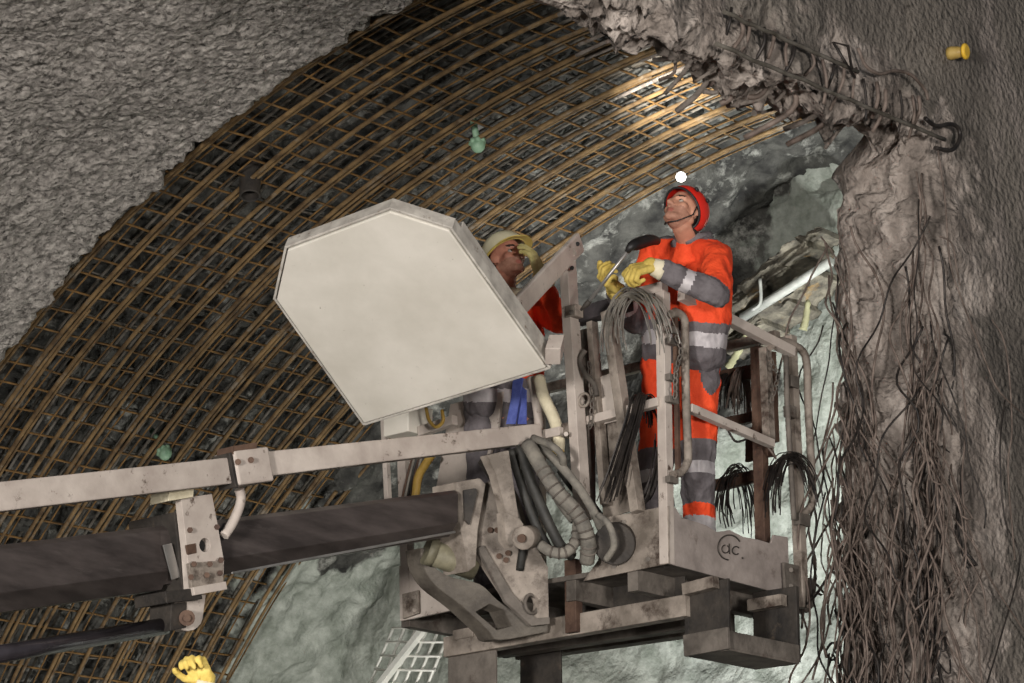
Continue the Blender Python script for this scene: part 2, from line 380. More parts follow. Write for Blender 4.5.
# ------------------------------------------------------------------ reinforcement cage
cage = thing('reinforcement_cage', vault(10.4, D2(12), R0), 'curved cage of rusty reinforcing bars lining the tunnel vault behind the platform', 'reinforcement cage')
def arc_pts(a, p0, p1, R, n=60, wob=.008, seed=0):
    out = []
    for i in range(n + 1):
        p_ = p0 + (p1 - p0) * i / n; q = V((i * .12, seed * 3.7, 1.3))
        out.append(vault(a + wob * noise.noise(q) * 1.5, p_, R + wob * noise.noise(q + V((9, 4, 2)))))
    return out
k = 0; a = 9.05
narch = 0
while a < 12.25:
    top = D2(rnd.uniform(93, 97)) if a < 11.97 else D2(52)
    for dz, rr, dR in ((0, .0135, 0), (.032 + rnd.uniform(0, .02), .0115, .006))[:2 if k % 5 != 3 else 1]:
        p0, p1 = D2(8), top - D2(rnd.uniform(0, 3))
        MB().tube(arc_pts(a + dz, p0, p1, R0 + dR, 64, .012, k + dz), rr, 7).build('arch_bar', M['rust'] if k % 4 else M['rust'], cage)
        narch += 1
    # short lap bar tied alongside
    s0 = rnd.uniform(30, 60)
    if k % 2: MB().tube(arc_pts(a + .075, D2(s0), D2(s0 + rnd.uniform(14, 26)), R0 + .002, 24, .014, k + 50), .011, 6).build('lap_bar', M['rust'], cage)
    # thin bar between
    MB().tube(arc_pts(a + .14 + rnd.uniform(-.02, .02), D2(8), min(top, D2(rnd.uniform(84, 95))), R0 + .03, 60, .03, k + 90), .006, 5).build('arch_bar', M['rustthin'], cage)
    # outer layer close to the rock
    MB().tube(arc_pts(a + .09 + rnd.uniform(-.03, .03), D2(8), min(top, D2(rnd.uniform(90, 96))), R0 + .15, 60, .03, k + 130), .011, 5).build('outer_bar', M['barback'], cage)
    MB().tube(arc_pts(a + .19 + rnd.uniform(-.03, .03), D2(8), min(top, D2(rnd.uniform(88, 95))), R0 + .16, 60, .03, k + 170), .010, 5).build('outer_bar', M['barback'], cage)
    k += 1; a += .238
i = 0; phd = 10.0
while phd < 95:
    pts = []
    a1 = A_END + .3 * (1 - sm(D2(phd), D2(25), D2(65))) + rnd.uniform(-.05, .1); a0 = 8.93 + rnd.uniform(-.03, .06)
    tilt = rnd.uniform(-.25, .25)
    for j in range(25):
        t = j / 24
        pts.append(vault(a0 + (a1 - a0) * t, D2(phd + tilt * (t - .5)) + .0012 * noise.noise(V((j * .5, i * 2.3, 0))), R0 + .024 + .014 * noise.noise(V((j * .4, i * 1.7, 5)))))
    MB().tube(pts, .0078, 5).build('cross_bar', M['rustthin'], cage)
    if i % 2 == 0:
        p2 = [vault(a0 + (a1 - a0) * j / 12, D2(phd + .6 + rnd.uniform(-.12, .12)), R0 + .17 + .02 * noise.noise(V((j * .7, i * 1.1, 2)))) for j in range(13)]
        MB().tube(p2, .007, 4).build('outer_cross_bar', M['barback'], cage)
    i += 1; phd += 1.22
# concrete splashed bar ends near the lintel
for j in range(22):
    a = 8.7 + j * .11 + rnd.uniform(-.03, .03)
    p0 = D2(rnd.uniform(86, 92) if a < 10 else rnd.uniform(82, 89)); p1 = D2(rnd.uniform(96, 98.5))
    pts = arc_pts(a, p0, p1, R0 - .03 + rnd.uniform(-.03, .03), 8, .05, j + 300)
    e = pts[-1]
    if j % 3 != 0:
        pts += [e - B * .05 - Z * .03, e - B * .07 - Z * rnd.uniform(.06, .16)]
    MB().tube(catmull(pts, 3), rnd.uniform(.0105, .0145), 7).build('bar_end', M['barshot'], cage)
print('arch', narch, 'cross', i)

# small fittings in the mesh
def onvault(px, py, R):
    d = ray(px, py); b_ = d.dot(B); z_ = d.z; cz = CAM.z - Z0
    qa = b_ * b_ + z_ * z_; qb = -2 * b_ * B0 + 2 * z_ * cz; qc = B0 * B0 + cz * cz - R * R
    t = (-qb + math.sqrt(qb * qb - 4 * qa * qc)) / 2 / qa
    return CAM + d * t
def inward(p):
    b_ = p.dot(B) - B0; z_ = p.z - Z0
    return -(B * b_ + Z * z_).normalized()
c = onvault(250, 187, R0 - .02); n = (inward(c) * .7 - A * .2 - Z * .5).normalized()
t = thing('sleeve_pipe', c, 'short dark pipe sleeve poking through the rebar mesh, yellow plug inside', 'pipe')
mb = MB(); mb.tube([c - n * .3, c + n * .06], .062, 20, caps=False); mb.tube([c + n * .06, c - n * .3], .05, 20, caps=False)
mb.ring(c + n * .06, n, .056, .007, 24, 6); mb.build('sleeve', M['dark'], t, recalc=False)
mb = MB(); mb.cyl(c - n * .1, c - n * .04, .05, 18); mb.build('bore', M['hole'], t)
mb = MB(); mb.cyl(c - n * .04, c - n * .005, .016, 12); mb.ball(c - n * .005, .015); mb.build('plug', M['yellow'], t)
for px, py, lb in ((478, 145, 'pale green plastic plug in the mesh above the two workers'), (165, 453, 'pale green plastic plug in the mesh just above the boom rail')):
    c = onvault(px, py, R0 - .03); n = inward(c)
    t = thing('plastic_plug', c, lb, 'plug')
    mb = MB(); mb.tube([c - n * .22, c - n * .02], .02, 10); mb.build('stem', M['green'], t)
    mb = MB(); mb.ball(c, (.045, .045, .05), 2)
    for q in range(7):
        an = 2 * PI * q / 7; u = n.orthogonal().normalized(); w = n.cross(u)
        mb.ball(c + (u * math.cos(an) + w * math.sin(an)) * .034 - n * .02, .022, 1)
    mb.build('cap', M['green'], t)
# bolt cap on the right wall
c = onB(961, 52, BW - .07); n = (-B + V((.25, 0, -.12))).normalized()
t = thing('anchor_bolt', c, 'yellow capped anchor bolt sticking out of the upper right wall', 'bolt')
mb = MB(); mb.cyl(c - n * .14, c + n * .0, .012, 12); mb.build('shank', M['dark'], t)
mb = MB(); mb.tube([c - n * .07, c - n * .05, c - n * .01, c + n * .02], [.034, .036, .03, .026], 16); mb.build('nut', M['capyel'], t)
mb = MB(); mb.tube([c + n * .018, c + n * .03, c + n * .036], [.042, .042, .03], 20); mb.build('cap', M['yellow'], t)
# round lamp on the rock behind the red helmet
c = onvault(681, 177, R0 - .12); n = (CAM - c).normalized()
t = thing('round_work_lamp', c, 'small lit round lamp shining above the red helmet', 'lamp')
mb = MB(); mb.tube([c - n * .14, c - n * .05, c - n * .005, c + n * .004], [.02, .028, .036, .036], 18); mb.build('lamp_body', M['blk'], t)
mb = MB(); mb.tube([c + n * .004, c + n * .009, c + n * .012], [.030, .028, .018], 18); mb.build('lens', M['lamp'], t)
mb = MB(); mb.tube([c - n * .12, c - n * .6], .012, 6); mb.build('mount_arm', M['blk'], t)

# ------------------------------------------------------------------ broken wall edge: bars, stubs, hanging wires
def lintel(a, z=0, b=BW - .03): return ab(a, b, ZL + z)
for (p0, p1, r, dz, lb) in (((724, 12), (858, 72), .014, 0, 'upper of two long dull bars lying along the broken lintel edge'),
                            ((716, 44), (945, 140), .014, 0, 'lower of two long dull bars lying along the broken lintel edge')):
    P0, P1 = onB(*p0, BW - .075), onB(*p1, BW - .06)
    pts = [P0 + (P1 - P0) * (j / 14) + Z * .012 * noise.noise(V((j * .7, r, dz))) for j in range(15)]
    tag(MB().tube(pts, .0105, 7).build('edge_bar', M['barback'], loc=pts[7]), lb, 'rebar')
for j in range(18):
    px = 730 + j * 11.3 + rnd.uniform(-3, 3); base = 14 + (px - 724) * .48 + rnd.uniform(-6, 4)
    p = onB(px, base, BW - .05)
    h = rnd.uniform(.09, .22)
    q = p - Z * h + A * rnd.uniform(-.04, .04) + B * rnd.uniform(.0, .1)
    pts = catmull([p + Z * .03, p - Z * h * .4 + A * rnd.uniform(-.03, .03), q], 4)
    tag(MB().tube(pts, rnd.uniform(.007, .011), 6).build('stirrup_stub', M['wiredark'] if j % 3 == 0 else M['wire'], loc=p),
        'short stirrup bar poking down from the broken lintel', 'rebar', 'stirrup stubs along the lintel')
tag(MB().tube([onB(x, y, BW - .07) for x, y in ((855, 78), (833, 42), (848, 46), (852, 70))], .008, 6).build('bent_stirrup', M['wiredark'], loc=onB(845, 60, BW)), 'open bent wire loop standing above the broken lintel edge', 'rebar')
tag(MB().tube(catmull([onB(x, y, BW - .06) for x, y in ((858, 48), (866, 66), (880, 74), (893, 71), (910, 74), (925, 90), (928, 100))], 4), .009, 6).build('bent_stirrup', M['wire'], loc=onB(890, 75, BW)), 'curved bar half buried above the lintel end', 'rebar')
tag(MB().tube(catmull([onB(x, y, BW - .06) for x, y in ((925, 118), (936, 126), (950, 124), (958, 128), (960, 138), (952, 150), (935, 148))], 4), .0115, 7).build('bent_stirrup', M['wiredark'], loc=onB(945, 130, BW)), 'thick hooked bar at the corner of the lintel', 'rebar')
# cut bars and straps hanging off the soffit behind the lintel
for j in range(40):
    a_ = 8.5 + j * .043 + rnd.uniform(-.04, .04); b_ = rnd.uniform(BW + .08, BW + .3)
    p = ab(a_, b_, ZL + rnd.uniform(.0, .25))
    L_ = rnd.uniform(.08, .24)
    pts = [p + Z * .1, p, p - Z * L_ * .5 + B * rnd.uniform(.0, .12), p - Z * L_ * rnd.uniform(.4, 1) + B * rnd.uniform(.05, .25) + A * rnd.uniform(-.12, .05)]
    tag(MB().tube(catmull(pts, 4), rnd.choice((.009, .012, .016)), 6).build('cut_bar', M['barshot'] if j % 3 else M['wire'], loc=p),
        'cut concrete splashed bar bent out of the lintel underside', 'rebar', 'cut bars under the lintel')
def strand(p, L, dirn, curl, r, seed, step=.09, m='wire', mbx=None):
    pts = [V(p)]; q = V(p); d = V((0, 0, -1))
    n_ = max(4, int(L / step))
    for i in range(n_):
        s_ = V((i * .33, seed * 5.31, .7))
        wv = V((noise.noise(s_), noise.noise(s_ + V((11, 3, 5))), 0)) * curl
        d = (V((0, 0, -1)) + wv + dirn * (1 - i / n_)).normalized()
        q = q + d * step; pts.append(q.copy())
    return pts
def wires(n, afun, zr, lr, group, label, rr=(.0035, .0066), seed0=0, curl=.7, mats=('wire', 'wire', 'wire', 'wiredark')):
    for i in range(n):
        p, dirn = afun(i)
        z0 = rnd.uniform(*zr); p = V((p.x, p.y, z0))
        pts = strand(p, min(rnd.uniform(*lr), z0 - 1.4), dirn, curl * rnd.uniform(.5, 1.3), 0, seed0 + i)
        if rnd.random() < .3:
            e = pts[-1]; pts += [e + A * rnd.uniform(-.06, .06) - Z * .01 - B * .03, e + A * rnd.uniform(-.1, .1) + Z * .06]
        r = rnd.uniform(*rr)
        tag(MB().tube(catmull(pts, 2), r, 5).build('hanging_wire', M[rnd.choice(mats)], loc=p), label, 'wire', group)
WL = 'bent brown steel wire hanging down the inner edge of the broken concrete jamb'
WR = 'bent brown steel wire hanging down the outer edge of the broken concrete jamb'
WM = 'bent brown steel wire trailing across the lower face of the broken concrete jamb'
JA = AJ - .07
wires(44, lambda i: (ab(JA - rnd.uniform(.0, .1), BW + rnd.uniform(.43, .62), 0), B * rnd.uniform(-.25, .2) + A * rnd.uniform(-.15, .1)), (3.4, 5.5), (.7, 2.0), 'wires on the inner jamb edge', WL, seed0=0, curl=1.0)
wires(44, lambda i: (ab(JA - rnd.uniform(.0, .14), BW + rnd.uniform(.4, .64), 0), B * rnd.uniform(-.3, .2) + A * rnd.uniform(-.15, .1)), (2.6, 4.2), (.5, 1.6), 'wires on the inner jamb edge', WL, seed0=100, curl=1.0)
wires(40, lambda i: (ab(JA + rnd.uniform(-.1, .05), BW + rnd.uniform(-.06, .1), 0), A * rnd.uniform(-.22, .14) + B * rnd.uniform(-.1, .2)), (3.6, 5.5), (.6, 1.9), 'wires on the outer jamb edge', WR, seed0=200, curl=1.0)
wires(36, lambda i: (ab(JA + rnd.uniform(-.12, .05), BW + rnd.uniform(-.06, .12), 0), A * rnd.uniform(-.3, .1) + B * rnd.uniform(-.1, .2)), (2.6, 4.4), (.5, 1.6), 'wires on the outer jamb edge', WR, seed0=300, curl=1.0)
wires(44, lambda i: (ab(JA - rnd.uniform(.0, .1), BW + rnd.uniform(.04, .45), 0), B * rnd.uniform(-.4, .4)), (2.5, 3.9), (.4, 1.3), 'wires on the lower jamb face', WM, seed0=400, curl=1.1)
# long wires over the wall face
for pts, lb in ((((938, 150), (945, 200), (950, 262), (962, 300), (985, 360), (1000, 392), (1030, 420)), 'long thin wire slanting across the right wall face'),
                (((940, 236), (952, 244), (957, 270), (960, 285)), 'short curved wire bulging from the wall beside the jamb'),
                (((992, 320), (1003, 338), (1009, 372), (1012, 430), (1008, 470), (1015, 560)), 'bowed wire hanging free at the far right of the wall'),
                (((925, 428), (950, 470), (968, 525), (985, 570), (1030, 640)), 'lower wire running down the right wall face'),
                (((960, 360), (966, 420), (962, 480), (966, 540), (955, 580), (925, 602), (915, 610)), 'wire sweeping down and back to the jamb foot'),
                (((1005, 400), (1000, 450), (1005, 520), (1020, 560), (1000, 640), (985, 690)), 'dark wire dangling in front of the right wall stains')):
    P_ = catmull([onB(x, y, BW - .06 - .02 * (i % 2)) for i, (x, y) in enumerate(pts)], 6)
    tag(MB().tube(P_, .0046, 6).build('loose_wire', M['wire' if 'dark' not in lb else 'wiredark'], loc=P_[0]), lb, 'wire')
P_ = catmull([onB(x, y, 7.34) for x, y in ((806, 604), (815, 596), (826, 580), (836, 566), (850, 555))], 6)
tag(MB().tube(P_, .007, 6).build('black_cable', M['wiredark'], loc=P_[0]), 'thin black cable running from the small box on the basket to the jamb', 'cable')
P_ = catmull([onA(x, y, AJ - .16) for x, y in ((846, 622), (838, 640), (834, 650), (838, 655), (832, 660), (826, 652), (832, 643), (838, 647))], 6)
tag(MB().tube(P_, .006, 6).build('curled_wire', M['wiredark'], loc=P_[0]), 'black wire ending in a curled loop at the jamb foot', 'wire')
#=====PART2=====
# ------------------------------------------------------------------ work basket on the boom
K = at(668, 563, 12.0); AK, BK, ZK = K.dot(A), K.dot(B), K.z
AR = onB(798, 598, BK).dot(A)            # far end of the right side
BL_ = onA(400, 600, AK).dot(B)           # left end of the front side
def LA(px, py, off=0): return onA(px, py, AK - off)
def RB(px, py, off=0): return onB(px, py, BK - off)
def FA(px, py, off=0): return onA(px, py, AR - off)
bk = thing('work_basket', ab((AK + AR) / 2, (BK + BL_) / 2, ZK), 'cream steel work basket on the boom, carrying two workers under a tilted white roof panel', 'work platform')
def part(mb, name, m, parent=None, bevel=.003, label=None):
    o = mb.build(name, M[m], parent or bk, bevel)
    if label: o['label'] = label
    return o
# floor and toe plates
mb = MB(); mb.box(ab((AK + AR) / 2, (BK + BL_) / 2, ZK + .012), A * (AR - AK - .03) / 2, B * (BL_ - BK - .03) / 2, Z * .012)
part(mb, 'floor_plate', 'under')
toe = part(MB().plate([RB(*p) for p in ((668.5, 563.5), (672, 506), (676, 508), (682, 518), (694, 521), (706, 525), (717, 532), (730, 530), (744, 537), (760, 540), (771, 543.5), (774, 535), (788, 537), (789, 566), (797, 598))], B * .012), 'toe_plate', 'toe', bevel=.002)
mk = MB()
mk.tube([RB(729.5 + 11.5 * math.cos(t), 547.5 + 12.5 * math.sin(t), .004) for t in np.linspace(-.5, -4.6, 26)], .0036, 6)
mk.tube([RB(725.5 + 3.6 * math.cos(t), 549 + 4 * math.sin(t), .004) for t in np.linspace(-1, 4.6, 16)], .003, 6)
mk.tube([RB(729.3, 543.6, .004), RB(729.6, 554, .004)], .003, 6)
mk.tube([RB(736 + 3.6 * math.cos(t), 550.5 + 4 * math.sin(t), .004) for t in np.linspace(-.7, -5.4, 16)], .003, 6)
mk.ball(RB(742.5, 558, .003), .006, 1)
part(mk, 'weld_mark', 'dark', toe, 0)
part(MB().plate([LA(*p) for p in ((668.5, 563.5), (583, 581), (598, 560), (602, 518), (668, 505.5))], A * .012), 'side_plate', 'paintdirty', bevel=.002)
for q in ((648, 559), (614, 566), (624, 522)):
    mb = MB(); mb.cyl(LA(*q, .012), LA(*q, -.01), .011, 10); part(mb, 'bolt_head', 'under', None, 0)
# corner post, top rails, mid rails
RZ = Z
mb = MB(); mb.bar(ab(AK + .025, BK + .025, ZK), ab(AK + .025, BK + .025, onB(660, 289, BK).z), .052, .052, A); part(mb, 'corner_post', 'paint')
tz = onB(662, 288, BK).z
mb = MB(); mb.bar(RB(681, 295, .03), RB(792, 352, .03), .045, .05); part(mb, 'top_rail', 'paint')
mb = MB(); mb.bar(RB(689, 408, .03), RB(772, 444, .03), .04, .04); part(mb, 'mid_rail', 'paint')
mb = MB(); mb.tube(catmull([RB(752, 436, -.0), RB(744, 440, .01), RB(735, 441, .01), RB(726, 427, .0)], 4), .006, 6); part(mb, 'hook', 'dark', None, 0)
mb = MB(); mb.bar(LA(627, 297, -.02), LA(665, 287, -.02), .05, .05); part(mb, 'top_rail', 'paint')
mb = MB(); mb.bar(LA(578, 424, -.0), LA(660, 402, -.0), .042, .042); part(mb, 'mid_rail', 'paint')
mb = MB(); mb.bar(LA(577, 318, .0), LA(629, 302, -.0), .07, .075); part(mb, 'rail_pad', 'clothdark')
# gate loop beside the corner post
def rtube(pts, r, name, m, k=5): part(MB().tube(catmull(pts, k), r, 10), name, m, None, 0)
rtube([RB(671, 314, .03), RB(678, 313, .03), RB(684, 319, .03), RB(685, 334, .03), RB(686, 400, .03), RB(688, 452, .03), RB(686.5, 464, .03), RB(681, 472, .03), RB(673, 475, .03)], .02, 'gate_loop', 'paintdirty')
mb = MB(); mb.bar(RB(675, 308, .02), RB(678, 470, .02), .022, .022); part(mb, 'hinge_bar', 'brownst')
for y in (330, 342, 378, 400, 480):
    mb = MB(); mb.box(RB(672, y, .025), A * .035, B * .014, Z * .016); part(mb, 'hinge_lug', 'under')
# gate end: posts at the right
mb = MB(); mb.bar(RB(765, 348, -.02), RB(769, 440, -.02), .045, .05, A); part(mb, 'gate_post', 'paintdirty')
mb = MB(); mb.bar(RB(772.5, 352, -.03), RB(776, 442, -.03), .025, .03, A); part(mb, 'gate_post', 'brownst')
mb = MB(); mb.bar(ab(AR - .14, BK + .1, ZK), ab(AR - .14, BK + .1, onB(778, 345, BK).z), .06, .05, A); part(mb, 'end_post', 'brownst')
mb = MB(); mb.bar(RB(790, 336, .01), RB(802.5, 608, .01), .05, .05, A); part(mb, 'end_post', 'paintdirty')
mb = MB(); mb.plate([RB(*p, .035) for p in ((784, 562), (799, 566), (800, 598), (786, 594))], B * .014); 
for q in ((791, 570), (791, 586)): mb.cyl(RB(*q, .048), RB(*q, .03), .012, 10)
part(mb, 'bolted_bracket', 'under', bevel=.002)
rtube([RB(770, 347, .03), RB(780, 341, .03), RB(792, 344, .03), RB(803, 352, .03), RB(807, 366, .03), RB(808, 400, .03), RB(812, 480, .03), RB(812.5, 500, .03), RB(807, 511, .03), RB(799, 515, .03)], .02, 'gate_loop', 'paintdirty')
rtube([RB(786, 356, .045), RB(787, 400, .045), RB(791, 470, .045), RB(794, 520, .045)], .014, 'latch_rod', 'under')
for q_, e_ in (((802, 520), .045), ((792, 382), .035), ((790, 412), .03)):
    mb = MB(); mb.box(RB(*q_, .03), A * e_, B * .02, Z * .03); part(mb, 'latch_block', 'under')
mb = MB(); mb.plate([RB(*p, -.05) for p in ((806, 579), (812, 577), (816, 583), (815, 606), (808, 613), (804, 608))], B * .08); part(mb, 'socket_box', 'under', bevel=.006)
def chain(pts, name, r=.012):
    P_ = catmull(pts, 8); mb = MB(); acc = 0; last = P_[0]; i = 0
    L_ = sum((P_[j + 1] - P_[j]).length for j in range(len(P_) - 1)); n = max(3, int(L_ / (r * 2.6)))
    for k_ in range(n):
        s_ = L_ * (k_ + .5) / n; d = 0
        for j in range(len(P_) - 1):
            e = (P_[j + 1] - P_[j]).length
            if d + e >= s_:
                c = P_[j] + (P_[j + 1] - P_[j]) * ((s_ - d) / e); t_ = (P_[j + 1] - P_[j]).normalized(); break
            d += e
        o_ = t_.orthogonal().normalized(); ax = o_ if k_ % 2 else t_.cross(o_)
        w_ = t_.cross(ax)
        mb.tube([c + t_ * math.cos(q) * r * 1.7 + w_ * math.sin(q) * r for q in np.linspace(0, 2 * PI, 11)[:-1]], r * .32, 6, closed=True)
    part(mb, name, 'under', None, 0)
chain([RB(768, 352, .06), RB(773, 366, .06), RB(778, 374, .06), RB(775, 388, .06), RB(771, 402, .06)], 'latch_chain')
chain([RB(676, 336, .06), RB(681, 350, .06), RB(676, 372, .06), RB(675, 398, .06)], 'latch_chain')
# far side rails
for (p, q, h) in (((719, 379), (764, 370), .075), ((716, 486), (779, 470), .06), ((722, 424), (768, 414), .05)):
    mb = MB(); mb.bar(FA(*p), FA(*q), .04, h); part(mb, 'far_rail', 'brownst')
mb = MB(); mb.plate([FA(*p) for p in ((745, 428), (771, 424), (772, 456), (745, 462))], A * .02); part(mb, 'far_board', 'brownst')
mb = MB(); mb.bar(ab(AR, BL_ - .05, ZK), ab(AR, BL_ - .05, tz), .05, .05, A); part(mb, 'corner_post', 'paintdirty')
mb = MB(); mb.bar(ab(AR, BL_ - .05, tz), ab(AR, onA(779, 380, AR).dot(B), tz), .045, .05); part(mb, 'top_rail', 'paintdirty')
# front side uprights behind the hoses
def upr(p, q, w, h, name, m, off=0, q2=None): mb = MB(); mb.bar(LA(*p, off), LA(*q, off), w, h, A); part(mb, name, m)
upr((567, 256), (583, 520), .055, .07, 'link_post', 'paint', .06)
upr((592, 322), (606, 505), .035, .05, 'front_upright', 'paintdirty', -.02)
upr((608, 312), (638, 512), .05, .06, 'front_upright', 'paintdirty', .02)
upr((586, 330), (588, 515), .06, .05, 'front_upright', 'under', -.06)
mb = MB(); mb.plate([LA(*p, -.03) for p in ((599, 377), (616, 371), (620, 420), (604, 424))], A * .01); part(mb, 'front_board', 'paint')
mb = MB(); mb.plate([LA(*p, -.06) for p in ((596, 425), (630, 418), (640, 508), (603, 520))], A * .01); part(mb, 'front_board', 'paintdirty')
mb = MB(); mb.box(LA(573, 430, .06), B * .05, A * .03, Z * .035); part(mb, 'clamp_block', 'paintdirty')
mb = MB(); mb.box(LA(574, 312, .07), B * .035, A * .03, Z * .03); ck = part(mb, 'clamp_block', 'paintdirty')
mb = MB(); mb.cyl(LA(571, 312, .13), LA(571, 312, .1), .012, 10); part(mb, 'bolt_head', 'under', ck, 0)
chain([LA(589, 362, .05), LA(591, 385, .05), LA(592, 405, .05), LA(590, 428, .05)], 'safety_chain')
mb = MB(); mb.ring(LA(584, 400, .07), A, .032, .007, 20, 8); part(mb, 'hook_ring', 'paintdirty', None, 0)
rtube([LA(585, 350, .05), LA(580, 360, .06), LA(585, 374, .06), LA(594, 384, .05), LA(597, 396, .05)], .013, 'bent_handle', 'under')
# left end of the frame
upr((403, 418), (409, 618), .055, .05, 'corner_post', 'paint')
upr((384, 415), (388, 500), .03, .03, 'front_upright', 'paint', -.02)
mb = MB(); mb.plate([LA(*p, .02) for p in ((399, 566), (423, 560), (432, 578), (452, 604), (452, 610), (400, 621))], A * .02); part(mb, 'end_plate', 'paint', bevel=.002)
mb = MB(); mb.plate([LA(*p, .04) for p in ((402, 594), (418, 590), (418.5, 613), (402.5, 619))], A * .015)
for q in ((414, 597), (414.5, 610)): mb.cyl(LA(*q, .052), LA(*q, .03), .013, 10)
part(mb, 'end_bracket', 'paintdirty', bevel=.002)
mb = MB(); mb.plate([LA(*p, -.08) for p in ((450, 404), (502, 391), (498, 425), (483, 478), (436, 487), (444, 440))], A * .02); part(mb, 'control_box_cover', 'paint', bevel=.004)
mb = MB(); mb.box(LA(408, 423, .02), B * .09, A * .09, Z * .075); part(mb, 'control_box', 'panel', bevel=.006)
rtube([LA(426, 408, .1), LA(429, 420, .1), LA(436, 427, .1), LA(443, 421, .1), LA(442, 410, .1)], .009, 'cable_hook', 'yellowhose')
mb = MB(); mb.bar(LA(420, 432, .03), LA(455, 420, .03), .04, .05); part(mb, 'control_arm', 'paint')
rtube([LA(415, 500, .05), LA(418, 478, .05), LA(425, 465, .05), LA(432, 455, .05)], .022, 'yellow_tube', 'yellowhose')
for j in range(7):
    rtube([LA(401 + j * 2.6, 505, .02 + .01 * (j % 2)), LA(407 + j * 2.4, 478, .03), LA(414 + j * 2.2, 452, .02)], .007, 'control_cable', ('brownst', 'hosegrey', 'hoseblk')[j % 3])
rtube([LA(531, 378, .02), LA(536, 400, .02), LA(539, 425, .02), LA(538, 445, .02)], .024, 'guard_tube', 'paint')
rtube([LA(539, 378, .04), LA(542, 392, .06), LA(546, 402, .08), LA(551, 412, .08), LA(556, 425, .08), LA(559, 442, .08), LA(557, 456, .08)], .03, 'padded_tube', 'cuff')
mb = MB(); mb.cyl(LA(557.5, 449, .08), LA(557, 456, .08), .034, 14); part(mb, 'yellow_sleeve', 'yellow', None, 0)
mb = MB(); mb.box(LA(556, 434, .08), B * .055, A * .04, Z * .022); mb.cyl(LA(566, 434, .15), LA(566, 434, .0), .012, 8); part(mb, 'tube_clamp', 'paint')
# underframe
def AP(a_, px, py): return onA(px, py, a_)
for bb in (.2, .58, 1.15, BL_ - BK - .05):
    mb = MB(); mb.bar(ab(AK + .02, BK + bb + .03, ZK - .05), ab(AR - .02, BK + bb + .03, ZK - .05), .06, .1); part(mb, 'floor_joist', 'under')
mb = MB(); mb.bar(AP(AK + .1, 448, 648), AP(AK + .1, 690, 606), .07, .1); part(mb, 'cross_beam', 'paintdirty')
mb = MB(); mb.bar(AP(AK + .55, 500, 648), AP(AK + .55, 700, 618), .08, .1); part(mb, 'cross_beam', 'under')
mb = MB(); mb.bar(AP(AK + .85, 520, 652), AP(AK + .85, 730, 622), .08, .09); part(mb, 'cross_beam', 'under')
mb = MB(); mb.bar(AP(AK + .06, 573, 560), AP(AK + .06, 574, 633), .07, .05, A); part(mb, 'drop_post', 'brownst')
mb = MB(); mb.plate([AP(AK + .3, *p) for p in ((580, 590), (684, 570), (686, 606), (581, 628))], A * .01); part(mb, 'belly_plate', 'dark')
# fork pockets
a1 = AK + .1



mb = MB(); mb.plate([AP(a1, *p) for p in ((684.5, 588), (728, 578), (729, 647), (684.5, 652))], A * .015)
fp = part(mb, 'fork_pocket', 'dark', bevel=.002)
q0, q1 = AP(a1, 684.5, 652), AP(a1, 729, 647); zt = q0.z
b0_, b1_ = q1.dot(B), q0.dot(B)
a2 = onB(799, 640, b0_).dot(A)
mb = MB(); mb.box(ab((a1 + a2) / 2, (b0_ + b1_) / 2, zt), A * (a2 - a1) / 2, B * (b1_ - b0_) / 2, Z * .02); mb.box(ab((a1 + a2) / 2, b0_ + .01, zt + .03), A * (a2 - a1) / 2, B * .012, Z * .04)
part(mb, 'pocket_tray', 'under', fp)
mb = MB(); mb.box(ab(a2, (b0_ + b1_) / 2, zt + .17), A * .012, B * (b1_ - b0_) / 2, Z * .18); part(mb, 'pocket_plate', 'dark', fp)
mb = MB(); mb.bar(AP(a1 - .02, 684.5, 646), AP(a1 - .02, 729, 638), .02, .1); part(mb, 'pocket_band', 'under', fp)
mb = MB(); mb.bar(AP(a1 - .03, 685, 590), AP(a1 - .03, 716, 582), .05, .055); part(mb, 'pocket_clip', 'paintdirty', fp)
mb = MB(); mb.bar(AP(a2 - .05, 750, 606), AP(a2 - .05, 784, 600), .05, .055); part(mb, 'pocket_clip', 'paintdirty', fp)
mb = MB(); mb.plate([AP(a1, *p) for p in ((448, 640), (495, 632), (496, 720), (448, 724))], A * .015)
fp2 = part(mb, 'fork_pocket', 'under', bevel=.002)
mb = MB(); mb.plate([AP(a2, *p) for p in ((520, 642), (560, 636), (561, 706), (520, 712))], A * .015); part(mb, 'pocket_plate', 'dark', fp2)
mb = MB(); mb.bar(AP(a1 - .02, 456, 636), AP(a1 - .02, 476, 632), .05, .05); part(mb, 'pocket_clip', 'paintdirty', fp2)
q0 = AP(a1, 448, 724); b1_ = q0.dot(B)
mb = MB(); mb.box(ab((a1 + a2) / 2, b1_ - .12, q0.z), A * (a2 - a1) / 2, B * .12, Z * .02); part(mb, 'pocket_tray', 'under', fp2)

